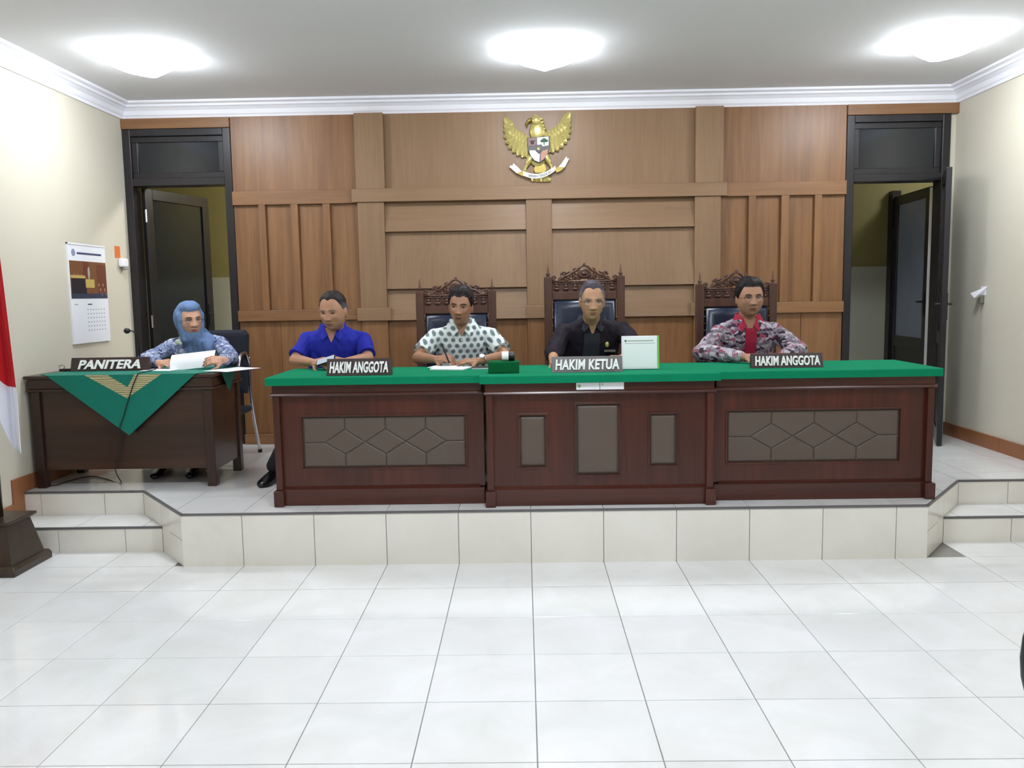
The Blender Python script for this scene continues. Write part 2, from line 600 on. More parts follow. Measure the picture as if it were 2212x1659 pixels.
# front riser tiles
xs = [PXL] + [TX + c * T for c in range(-4, 6)] + [PXR]
for a, b in zip(xs[:-1], xs[1:]):
    put('riser_tile', MB().box(a + g, b - g, FY, FY + e, 0, ZP - 0.010), M_RISER, pf)
# diagonal cheek tiles
def cheek(x0, y0, x1, y1, side):
    L = math.hypot(x1 - x0, y1 - y0)
    ux, uy = (x1 - x0) / L, (y1 - y0) / L
    nx, ny = (uy, -ux) if side < 0 else (-uy, ux)
    for (s0, s1, z0, z1) in ((0, 0.22, 0, 0.15), (0, 0.22, 0.152, 0.29), (0.222, L * 0.5, 0, 0.29), (L * 0.5 + .002, L, 0.15, 0.29)):
        q = [(x0 + ux * s0, y0 + uy * s0), (x0 + ux * s1, y0 + uy * s1)]
        poly = [q[0], q[1], (q[1][0] - nx * e, q[1][1] - ny * e), (q[0][0] - nx * e, q[0][1] - ny * e)]
        put('cheek_tile', MB().xy(poly, z0 + 0.001, z1 - 0.001), M_RISER, pf)
cheek(PXL, FY, C2L, SY2, 1)
cheek(PXR, FY, C2R, SY2, -1)
for (xa, xb, ia, ib) in ((XL, C1L, XL, C2L), (C1R, XR, C2R, XR)):
    for (u0, u1, y, z0, off) in ((xa, xb, SY1, 0.0, 0.0), (ia, ib, SY2, 0.15, 0.14)):
        edges = [u0] + [v for v in [TX + off + c * T for c in range(-9, 9)] if u0 + 0.05 < v < u1 - 0.05] + [u1]
        for a, b in zip(edges[:-1], edges[1:]):
            put('riser_tile', MB().box(a + g, b - g, y, y + e, z0, z0 + 0.14), M_RISER, pf)
    edges = [xa] + [v for v in [TX + 0.1 + c * T for c in range(-9, 9)] if xa + 0.05 < v < xb - 0.05] + [xb]
    for a, b in zip(edges[:-1], edges[1:]):
        p = [(a + g, SY1 + 0.002), (b - g, SY1 + 0.002), (b - g, SY2), (a + g, SY2)]
        n1 = ((SY2 - SY1), -(C2L - C1L)); n2 = (-(SY2 - SY1), (C2R - C1R))
        if xa < 0: p = clip(p, -n1[0], -n1[1], -(n1[0] * C1L + n1[1] * SY1))
        else: p = clip(p, -n2[0], -n2[1], -(n2[0] * C1R + n2[1] * SY1))
        tile_poly(p, 0.15, e, pf, M_TILE, 'step_tile')
    put('nosing', MB().box(xa, xb, SY1 - 0.004, SY1 + 0.012, 0.139, 0.151), M_NOSE, pf)
    put('nosing', MB().box(ia, ib, SY2 - 0.004, SY2 + 0.012, ZP - 0.011, ZP + 0.001), M_NOSE, pf)
put('nosing', MB().box(PXL, PXR, FY - 0.004, FY + 0.010, ZP - 0.010, ZP + 0.001), M_NOSE, pf)
for (x0, y0, x1, y1, s_) in ((PXL, FY, C2L, SY2, 1), (PXR, FY, C2R, SY2, -1)):
    poly = [(x0, y0 - .004), (x1, y1 - .004), (x1 + s_ * 0.014, y1), (x0 + s_ * 0.014, y0)]
    put('nosing', MB().xy(poly, ZP - 0.011, ZP + 0.001), M_NOSE, pf)

# ------------------------------------------------------------------ ceiling lamps
def lamp(x, y, label, z=ZC, s=0.285, mat=M_LAMP, group='square ceiling lamps'):
    t = thing('ceiling_lamp', (x, y, z - 0.128), label, 'lamp', group)
    dia = lambda r, zz: [(x - r, y, zz), (x, y - r, zz), (x + r, y, zz), (x, y + r, zz)]
    put('lamp_base', MB().rings([dia(s * 0.9, z), dia(s * 0.9, z - 0.02)]), M_LAMPTRIM, t)
    put('glare_shade', MB().rings([dia(s * 0.95, z - 0.012), dia(s, z - 0.028), dia(s * 0.84, z - 0.06), dia(s * 0.46, z - 0.105), dia(s * 0.14, z - 0.128)]), mat, t, smooth=False)  # diamond form follows the lamp's glare, not its real housing
lamp(-2.37, 5.46, 'glowing ceiling lamp with glare-shaped shade nearest the calendar wall')
lamp(0.16, 5.50, 'middle one of the three glowing ceiling lamps in view')
lamp(2.64, 5.46, 'glowing ceiling lamp with glare-shaped shade nearest the wall with the hook')
for x, lab in ((-2.37, 'ceiling lamp over the public end near the calendar wall'), (0.16, 'ceiling lamp over the middle of the public end'), (2.64, 'ceiling lamp over the public end near the hook wall')):
    lamp(x, 2.75, lab, mat=M_LAMPF if abs(x) < 1 else M_LAMPS)
    lamp(x, -1.2, lab.replace('ceiling lamp', 'rear ceiling lamp'), mat=M_LAMPS)


# ------------------------------------------------------------------ wood panelling of the end wall
YP = 6.70
K = 0.992        # readings were taken on the plane Y=6.76
PL, PR = -2.285, 2.535
pn = thing('wood_paneling', (0.12, YP, ZP), 'tall brown teak panelled feature wall behind the judges', 'wall panel')
pn['kind'] = 'structure'
put('backing_panel', MB().box(PL, PR, YP + 0.012, YB, ZP, 2.905), M_PANEL_V, pn)
PB = 0.003
def pbox(name, x0, x1, z0, z1, proud, mat, bev=PB):
    return put(name, MB().box(x0, x1, YP - proud, YP + 0.014, z0, z1), mat, pn, bevel=bev)
ZT = 2.905
# upper fields
pbox('upper_panel', PL, -1.30, 2.325, ZT, 0.0, M_PANEL_V)
pbox('upper_panel', -1.075, 1.355, 2.325, ZT, 0.0, M_PANEL_C)
pbox('upper_panel', 1.57, PR, 2.325, ZT, 0.0, M_PANEL_V)
pbox('upper_stile', -1.30, -1.075, 2.325, ZT, 0.05, M_PANEL_C)
pbox('upper_stile', 1.355, 1.57, 2.325, ZT, 0.05, M_PANEL_C)
# header rail
pbox('header_rail', -1.335, 1.60, 2.222, 2.325, 0.06, M_PANEL_CH)
# side sections: rails, stiles and plain slats
for sx, (a, b) in ((-1, (PL, -1.30)), (1, (1.56, PR))):
    pbox('side_rail', a, b, 2.218, 2.325, 0.034, M_PANEL_H)
    pbox('side_rail', a, b, 1.302, 1.388, 0.034, M_PANEL_H)
    if sx < 0: st = [(-2.082, -2.028), (-1.828, -1.770), (-1.574, -1.516)]
    else: st = [(1.775, 1.832), (2.030, 2.092), (2.290, 2.346)]
    xs_ = [a] + [v for q in st for v in q] + [b]
    for q in st: pbox('side_stile', q[0], q[1], 1.388, 2.218, 0.034, M_PANEL_V)
    for i in range(0, len(xs_), 2): pbox('slat_panel', xs_[i], xs_[i + 1], 1.388, 2.218, 0.0, M_PANEL_V)
    n = 3
    for i in range(n):
        w = (b - a) / n
        pbox('lower_panel', a + i * w + .001, a + (i + 1) * w - .001, 0.385, 1.302, 0.0, M_PANEL_V)
    pbox('base_rail', a, b, ZP, 0.385, 0.018, M_PANEL_H)
# centre section stiles with foot blocks
for (a, b) in ((-1.295, -1.085), (0.03, 0.232), (1.352, 1.556)):
    pbox('center_stile', a, b, 1.395, 2.222, 0.045, M_PANEL_C)
    wd = 0.03 if a < -1 or a > 1 else 0.012
    pbox('stile_block', a - wd, b + wd, 1.292, 1.395, 0.055, M_PANEL_CH)
    pbox('lower_stile', a, b, 0.385, 1.292, 0.03, M_PANEL_V)
for (a, b) in ((-1.085, 0.03), (0.232, 1.352)):
    for (z0, z1) in ((1.990, 2.222), (1.540, 1.990), (1.292, 1.540)):
        mb = MB().yz([(YP - 0.040, z0), (YP + 0.014, z0), (YP + 0.014, z1), (YP - 0.002, z1)], a, b)
        put('lap_board', mb, M_PANEL_CH if z1 - z0 < 0.3 else M_PANEL_C, pn, bevel=0.002)
    pbox('lower_panel', a, b, 0.385, 1.292, 0.0, M_PANEL_V)
pbox('base_rail', -1.30, 1.56, ZP, 0.385, 0.018, M_PANEL_H)

# ------------------------------------------------------------------ doorways
def doorway(name, x0, x1, z_open, z_tr, z_top, label):
    t = thing(name, ((x0 + x1) / 2, YB, ZP), label, 'door')
    t['kind'] = 'structure'
    fw = 0.062
    y0, y1 = YB - 0.035, YB + 0.10
    put('jamb', MB().box(x0, x0 + fw, y0, y1, ZP, z_top), M_BLACKWOOD, t, bevel=0.004)
    put('jamb', MB().box(x1 - fw, x1, y0, y1, ZP, z_top), M_BLACKWOOD, t, bevel=0.004)
    put('head_rail', MB().box(x0 + fw, x1 - fw, y0, y1, z_top - 0.055, z_top), M_BLACKWOOD, t, bevel=0.004)
    put('transom_rail', MB().box(x0 + fw, x1 - fw, y0, y1, z_open, z_tr), M_BLACKWOOD, t, bevel=0.004)
    s = MB()
    a, b, c, d = x0 + fw, x1 - fw, z_tr, z_top - 0.055
    w = 0.045
    for q in ((a, b, c, c + w), (a, b, d - w, d), (a, a + w, c + w, d - w), (b - w, b, c + w, d - w)):
        s.box(q[0], q[1], YB - 0.010, YB + 0.025, q[2], q[3])
    tr = put('transom_sash', s, M_BLACKWOOD, t, bevel=0.003)
    put('pane', MB().box(a + w, b - w, YB + 0.004, YB + 0.010, c + w, d - w), M_GLASSDK, tr)
    return t

def leaf(parent, hx, hy, ex, ey, z0, z1, glass_z, knob_side, name='leaf'):
    """door leaf from hinge (hx,hy) to free edge (ex,ey); framed with a glazed upper field"""
    L = math.hypot(ex - hx, ey - hy)
    ang = math.atan2(ey - hy, ex - hx)
    R = Matrix.Translation((hx, hy, 0)) @ Matrix.Rotation(ang, 4, 'Z')
    th = 0.019
    m = MB()
    s = 0.085
    m.box(0, s, -th, th, z0, z1, R); m.box(L - s, L, -th, th, z0, z1, R)
    m.box(s, L - s, -th, th, z1 - s, z1, R); m.box(s, L - s, -th, th, z0, z0 + 0.12, R)
    m.box(s, L - s, -th, th, glass_z - 0.05, glass_z + 0.05, R)
    lf = put(name, m, M_BLACKWOOD, parent, bevel=0.003)
    put('pane', MB().box(s, L - s, -0.004, 0.004, glass_z + 0.05, z1 - s, R), M_GLASSDK, lf)
    put('lower_board', MB().box(s, L - s, -0.010, 0.010, z0 + 0.12, glass_z - 0.05, R), M_BLACKWOOD, lf)
    for hz in (z0 + 0.25, z0 + 1.0, z1 - 0.22):
        put('hinge', MB().lathe([(0.009, hz - 0.05), (0.009, hz + 0.05)], seg=8).xform(R @ Matrix.Translation((-0.004, knob_side * 0.02, 0))), M_CHROME, lf)
    kz = z0 + 1.02
    h = MB().box(L - 0.075, L - 0.035, -th - 0.006, -th, kz - 0.09, kz + 0.11, R)
    h.box(L - 0.075, L - 0.035, th, th + 0.006, kz - 0.09, kz + 0.11, R)
    for sg in (-1, 1):
        h.tube([R @ Vector((L - 0.055, sg * th, kz + 0.03)), R @ Vector((L - 0.055, sg * (th + 0.03), kz + 0.03)), R @ Vector((L - 0.13, sg * (th + 0.034), kz + 0.03))], 0.009)
    put('handle', h, M_BLACK, lf)
    return lf

d1 = doorway('door_1', LDX0 + 0.002, LDX1 - 0.001, 2.385, 2.445, 2.825, 'open black framed doorway behind the clerk with a dark transom')
leaf(d1, -3.05, 6.80, -2.82, 7.55, ZP + 0.01, 2.38, 1.10, -1)
d2 = doorway('door_2', RDX0 + 0.001, RDX1, 2.315, 2.375, 2.825, 'open black framed doorway beside the wall with the hook')
leaf(d2, 3.30, 6.69, 3.085, 6.185, ZP + 0.01, 2.345, 1.10, 1)

# corridor behind both doorways
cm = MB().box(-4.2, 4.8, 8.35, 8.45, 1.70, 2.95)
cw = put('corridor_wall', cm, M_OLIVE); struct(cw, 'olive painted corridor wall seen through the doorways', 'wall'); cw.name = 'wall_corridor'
put('lower_wall', MB().box(-4.2, 4.8, 8.342, 8.45, 0.3, 1.70), M_PALEGREY, cw)  # lower part of the corridor wall, in a paler grey
for x0, x1, lab, nm in ((-4.3, -4.2, 'olive end wall of the corridor behind the clerk', 'wall_corridor_left'), (4.8, 4.9, 'olive end wall of the corridor at the far doorway', 'wall_corridor_right')):
    struct(put(nm, MB().box(x0, x1, 6.86, 8.45, 0.2, 2.95), M_OLIVE), lab, 'wall')
struct(put('floor_corridor', MB().box(-4.3, 4.9, 6.86, 8.45, 0.2, ZP), M_TILE), 'pale tiled corridor floor beyond the doorways', 'floor')
struct(put('floor_threshold', MB().box(XL, XR, YB, 6.862, 0.2, ZP), M_TILE), 'pale tiled threshold strip under the doorways', 'floor')
struct(put('ceiling_corridor', MB().box(-4.3, 4.9, 6.86, 8.45, 2.95, 3.0), M_CEIL), 'pale corridor ceiling beyond the doorways', 'ceiling')
wc = MB().box(-4.3, LDX0, 6.86, 6.96, 0.2, 2.95)
wc.box(XR, 4.9, 6.86, 6.96, 0.2, 2.95)
wc.box(LDX1, RDX0, 6.86, 6.90, 0.2, 2.95)
struct(put('wall_corridor_near', wc, M_OLIVE), 'olive back face of the courtroom wall in the corridor', 'wall')
M_ADDLAMP = emission('added_corridor_glow', (1.0, 0.97, 0.88, 1), 110.0)  # added glow to brighten the corridor, kept out of view
lamp(-1.5, 7.6, 'added unseen lamp brightening the corridor behind the panelled wall', 2.95, 0.2, M_ADDLAMP, 'added corridor lamps')
M_ADDLAMP_DIM = emission('dim_added_corridor_glow', (0.95, 0.98, 1.0, 1), 26.0)  # weaker added glow for the far end, also unseen
lamp(4.1, 7.6, 'added unseen lamp brightening the corridor past the far doorway', 2.95, 0.2, M_ADDLAMP_DIM, 'added corridor lamps')
# glazed door standing ajar in the corridor
d3 = thing('door_3', (3.6, 8.0, ZP), 'black glazed corridor door standing ajar beyond the far doorway', 'door')
d3['kind'] = 'structure'
M_GLASSBL = plain('painted_reflection_glass', (118, 128, 150), 0.12, var=0.25, scale=2.5)  # pale tone paints reflections into the pane colour
lf3 = leaf(d3, 3.62, 8.25, 3.575, 7.45, ZP + 0.01, 2.36, 0.98, 1)
for c_ in lf3.children:
    if c_.name.startswith('pane'): c_.data.materials[0] = M_GLASSBL
put('lit_edge_strip', MB().box(3.553, 3.597, 7.442, 7.449, ZP + 0.02, 2.35), M_CROWN, lf3)  # white strip paints the light caught on the leaf's free edge
put('post', MB().box(3.58, 3.66, 8.25, 8.34, ZP, 2.42), M_BLACKWOOD, d3)

# ------------------------------------------------------------------ judges' bench: three desks
def puff(mb, poly, y, lift, inset=0.012):
    """padded polygon facing -Y: poly in (x,z)"""
    cx = sum(p[0] for p in poly) / len(poly); cz = sum(p[1] for p in poly) / len(poly)
    n = len(poly)
    def ins(d):
        lines = []
        out = []
        for i in range(n):
            a, b = Vector(poly[i]), Vector(poly[(i + 1) % n])
            t = (b - a).normalized(); nn = Vector((-t.y, t.x))
            if nn.dot(Vector((cx, cz)) - a) < 0: nn = -nn
            lines.append((a + nn * d, t))
        for i in range(n):
            p, t = lines[i - 1]; q, w = lines[i]
            den = t.x * w.y - t.y * w.x
            if abs(den) < 1e-6: out.append(tuple(q)); continue
            s_ = ((q.x - p.x) * w.y - (q.y - p.y) * w.x) / den
            out.append((p.x + t.x * s_, p.y + t.y * s_))
        return out
    r0 = [(a, y, b) for a, b in ins(0.0008)]
    r1 = [(a, y - lift * 0.55, b) for a, b in ins(inset * 0.28)]
    r2 = [(a, y - lift * 0.9, b) for a, b in ins(inset * 0.75)]
    r3 = [(a, y - lift, b) for a, b in ins(inset * 1.5)]
    return mb.rings([r0, r1, r2, r3])

def frame_strip(mb, x0, x1, z0, z1, w, y0, y1):
    for q in ((x0 - w, x1 + w, z1, z1 + w), (x0 - w, x1 + w, z0 - w, z0), (x0 - w, x0, z0, z1), (x1, x1 + w, z0, z1)):
        mb.box(q[0], q[1], y0, y1, q[2], q[3])

ZD = 1.036
def bench_desk(x0, x1, yf, yb, pads, label, legL=True, legR=True):
    """yf = face of the body, pads = list of pad rectangles (x0,x1,z0,z1,quilted)"""
    t = thing('judge_desk', ((x0 + x1) / 2, (yf + yb) / 2, ZP), label, 'desk', "three desks of the judges' bench")
    put('worktop', MB().box(x0, x1, yf - 0.02, yb, 0.995, ZD - 0.006), M_DESK_H, t, bevel=0.004)
    put('frieze', MB().box(x0 + 0.012, x1 - 0.012, yf - 0.012, yf + 0.03, 0.945, 0.995), M_DESK_H, t, bevel=0.003)
    put('molding', MB().yz([(yf - 0.012, 0.948), (yf - 0.024, 0.944), (yf - 0.028, 0.937), (yf - 0.024, 0.930), (yf - 0.005, 0.926), (yf + 0.02, 0.926), (yf + 0.02, 0.948)], x0 + 0.004, x1 - 0.004), M_DESK_H, t)
    # face board with recesses for pads
    segs = sorted(pads)
    f = MB()
    xs = x0 + (0.03 if legL else 0.002)
    zb, zt = 0.40, 0.93
    for (a, b, c, d, q) in segs:
        f.box(xs, a, yf + 0.012, yf + 0.035, zb, zt)
        f.box(a, b, yf + 0.012, yf + 0.035, zb, c)
        f.box(a, b, yf + 0.012, yf + 0.035, d, zt)
        xs = b
    f.box(xs, x1 - (0.03 if legR else 0.002), yf + 0.012, yf + 0.035, zb, zt)
    put('face_board', f, M_DESK, t)
    for (a, b, c, d, q) in segs:
        fm = MB(); frame_strip(fm, a, b, c, d, 0.012, yf + 0.006, yf + 0.014)
        put('pad_frame', fm, M_DESK, t, bevel=0.003)
        put('pad_board', MB().box(a, b, yf + 0.026, yf + 0.036, c, d), M_PAD, t)
        if not q:
            put('pad', puff(MB(), [(a + .004, c + .004), (b - .004, c + .004), (b - .004, d - .004), (a + .004, d - .004)], yf + 0.026, 0.012, 0.02), M_PAD, t, smooth=False)
        else:
            w, h = b - a, d - c
            X = lambda u: a + 0.004 + (w - 0.008) * u
            Z = lambda v: c + 0.004 + (h - 0.008) * v
            us = [0.257, 0.508, 0.757]; hw = 0.1245; vt, vm, vb = 0.755, 0.495, 0.255
            polys = []
            for u in us: polys.append([(X(u), Z(vt)), (X(u + hw), Z(vm)), (X(u), Z(vb)), (X(u - hw), Z(vm))])
            for (v0, v1) in ((vt, 1.0), (vb, 0.0)):
                polys.append([(X(0), Z(v1)), (X(us[0]), Z(v1)), (X(us[0]), Z(v0)), (X(us[0] - hw), Z(vm)), (X(0), Z(vm))])
                for i in (0, 1):
                    polys.append([(X(us[i]), Z(v1)), (X(us[i + 1]), Z(v1)), (X(us[i + 1]), Z(v0)), (X(us[i] + hw), Z(vm)), (X(us[i]), Z(v0))])
                polys.append([(X(us[2]), Z(v1)), (X(1), Z(v1)), (X(1), Z(vm)), (X(us[2] + hw), Z(vm)), (X(us[2]), Z(v0))])
            for p in polys:
                put('pad', puff(MB(), p, yf + 0.026, 0.007, 0.010), M_PAD, t)
    put('plinth', MB().box(x0 + (0.03 if legL else 0.002), x1 - (0.03 if legR else 0.002), yf - 0.012, yf + 0.03, ZP, 0.395), M_DESK_H, t, bevel=0.004)
    put('plinth_molding', MB().yz([(yf - 0.012, 0.395), (yf + 0.012, 0.41), (yf + 0.03, 0.41), (yf + 0.03, 0.395)], x0 + 0.03, x1 - 0.03), M_DESK_H, t)
    for on, a in ((legL, x0 + 0.008), (legR, x1 - 0.058)):
        if not on: continue
        put('leg', MB().box(a + 0.006, a + 0.044, yf - 0.018, yf + 0.03, 0.39, 0.93), M_DESK, t, bevel=0.004)
        put('foot', MB().box(a - 0.004, a + 0.054, yf - 0.045, yf + 0.035, ZP, 0.392), M_DESK, t, bevel=0.006)
    for a in (x0 + 0.012, x1 - 0.034):
        put('side_panel', MB().box(a, a + 0.022, yf + 0.035, yb - 0.02, ZP, 0.995), M_DESK, t)
    return t

YS, YCN, YBK = 4.655, 4.585, 5.235
bench_desk(-1.435, -0.232, YS, YBK, [(-1.268, -0.338, 0.512, 0.808, True)], 'dark red wooden bench desk with quilted panel on the clerk side', True, False)
bench_desk(-0.230, 1.055, YCN, YBK, [(-0.034, 0.116, 0.517, 0.810, False), (0.283, 0.524, 0.468, 0.868, False), (0.692, 0.842, 0.517, 0.808, False)], 'projecting middle bench desk with three plain leather panels')
bench_desk(1.057, 2.295, YS, YBK, [(1.140, 2.105, 0.512, 0.808, True)], 'dark red wooden bench desk with quilted panel beside the far doorway', False, True)

# green baize over the whole bench
o1 = 0.018
outl = [(-1.435 - o1, YS - 0.02 - o1), (-0.230 - o1, YS - 0.02 - o1), (-0.230 - o1, YCN - 0.02 - o1), (1.055 + o1, YCN - 0.02 - o1), (1.055 + o1, YS - 0.02 - o1), (2.295 + o1, YS - 0.02 - o1), (2.295 + o1, YBK + 0.006), (-1.435 - o1, YBK + 0.006)]
inn = [(-1.435 - .001, YS - 0.022), (-0.230 - .001, YS - 0.022), (-0.230 - .001, YCN - 0.022), (1.055 + .001, YCN - 0.022), (1.055 + .001, YS - 0.022), (2.295 + .001, YS - 0.022), (2.295 + .001, YBK + 0.001), (-1.435 - .001, YBK + 0.001)]
cl = MB()
n = len(outl)
rg = lambda P, z: [(x, y, z) for x, y in P]
cl.rings([rg(inn, ZD - 0.004), rg(inn, 0.993), rg(outl, 0.993), rg(outl, ZD - 0.005), rg([(x * 0.9999, y + 0.004) for x, y in outl[:6]] + outl[6:], ZD)], cap=False)
cl.add(rg([(x * 0.9999, y + 0.004) for x, y in outl[:6]] + outl[6:], ZD), [tuple(range(n))])
cl.add(rg(inn, ZD - 0.004), [tuple(range(n - 1, -1, -1))])
tag(put('green_tablecloth', cl, M_GREEN), "bright green baize cloth covering the whole judges' bench", 'tablecloth')

# ------------------------------------------------------------------ clerk's desk
CX0, CX1, CY0, CY1, CZ = -3.115, -1.965, 5.175, 5.70, 1.02
t = thing('clerk_desk', ((CX0 + CX1) / 2, (CY0 + CY1) / 2, ZP), 'dark brown wooden desk of the clerk beside the calendar wall', 'desk')
put('worktop', MB().box(CX0 - 0.025, CX1 + 0.025, CY0 - 0.025, CY1 + 0.02, CZ - 0.022, CZ), M_CDESK, t, bevel=0.006)
put('frieze', MB().box(CX0 - 0.008, CX1 + 0.008, CY0 - 0.008, CY1, CZ - 0.085, CZ - 0.022), M_CDESK, t, bevel=0.004)
put('molding', MB().box(CX0 - 0.018, CX1 + 0.018, CY0 - 0.018, CY1, CZ - 0.100, CZ - 0.085), M_CDESK, t, bevel=0.005)
for lx in (CX0, CX1 - 0.058):
    for ly in (CY0, CY1 - 0.058):
        put('leg', MB().box(lx, lx + 0.058, ly, ly + 0.058, ZP, CZ - 0.1), M_CDESK_V, t, bevel=0.005)
put('front_board', MB().box(CX0 + 0.058, CX1 - 0.058, CY0 + 0.02, CY0 + 0.04, 0.415, CZ - 0.1), M_CDESK, t)
for lx in (CX0 + 0.012, CX1 - 0.032):
    put('side_board', MB().box(lx, lx + 0.02, CY0 + 0.058, CY1 - 0.058, 0.40, CZ - 0.1), M_CDESK_V, t)

# diagonal green cloth with a gold patterned middle
def batik_gold():
    k = NT('gold_batik_cloth')
    p = k.pos((9, 9, 34))
    w = k.n('ShaderNodeTexWave'); w.wave_type = 'BANDS'; w.bands_direction = 'Z'
    w.inputs['Scale'].default_value = 0.75; w.inputs['Distortion'].default_value = 5.0; w.inputs['Detail'].default_value = 3
    k.l(p, w.inputs['Vector'])
    k.col(k.ramp(w.outputs['Fac'], [(0.1, lin((120, 114, 80))), (0.35, lin((168, 162, 116))), (0.8, lin((200, 194, 150)))]))
    k.set(0.6); k.bump(w.outputs['Fac'], 0.3, 0.003)
    return k.m
M_BATIK = batik_gold()
rc = thing('desk_cloth', (-2.5, CY0, CZ - 0.3), 'green cloth with gold batik middle hanging pointed over the clerk desk', 'tablecloth')
yfz = CY0 - 0.030
zt = CZ + 0.004
th = 0.003
mb = MB()
A, B, Cc = (-2.985, zt), (-2.045, zt), (-2.505, 0.655)
mb.xz([A, (-2.745, zt), (-2.487, 0.875), (-2.26, zt), B, (-2.487, 0.640)], yfz - th, yfz)
# lying part on the desk top
mb.xy([(-2.985, yfz), (-2.045, yfz), (-1.945, yfz + 0.16), (-1.945, CY1 - 0.1), (-2.35, CY1), (-2.95, CY1 - 0.10), (-3.08, yfz + 0.10)], zt - th, zt)
put('green_border', mb, M_TEAL, rc)
put('gold_field', MB().xz([(-2.745, zt), (-2.487, 0.875), (-2.26, zt)], yfz - th - 0.0005, yfz - 0.0005), M_BATIK, rc)
ins_ = MB().xz([(-2.60, zt), (-2.478, 0.945), (-2.43, zt)], yfz - th - 0.0015, yfz - th)
put('green_triangle', ins_, M_TEAL, rc)
xs2 = CX1 + 0.028
mb = MB().yz([(yfz + 0.13, zt), (yfz + 0.42, zt), (yfz + 0.26, 0.885)], xs2, xs2 + th)
put('side_corner', mb, M_TEAL, rc)

# ------------------------------------------------------------------ carved chairs
def scroll(mb, cx, cz, r0, turns, start, sgn, y, rad, n=26):
    pts = []; rr = []
    for i in range(n):
        q = i / (n - 1)
        a = start + sgn * turns * 2 * math.pi * q
        r = r0 * (1 - 0.86 * q)
        pts.append((cx + r * math.cos(a), y, cz + r * math.sin(a)))
        rr.append(rad * 1.2 * (1 - 0.35 * q))
    mb.tube(pts, rr, 6, flat=(1, 0.9, 1))
    return pts

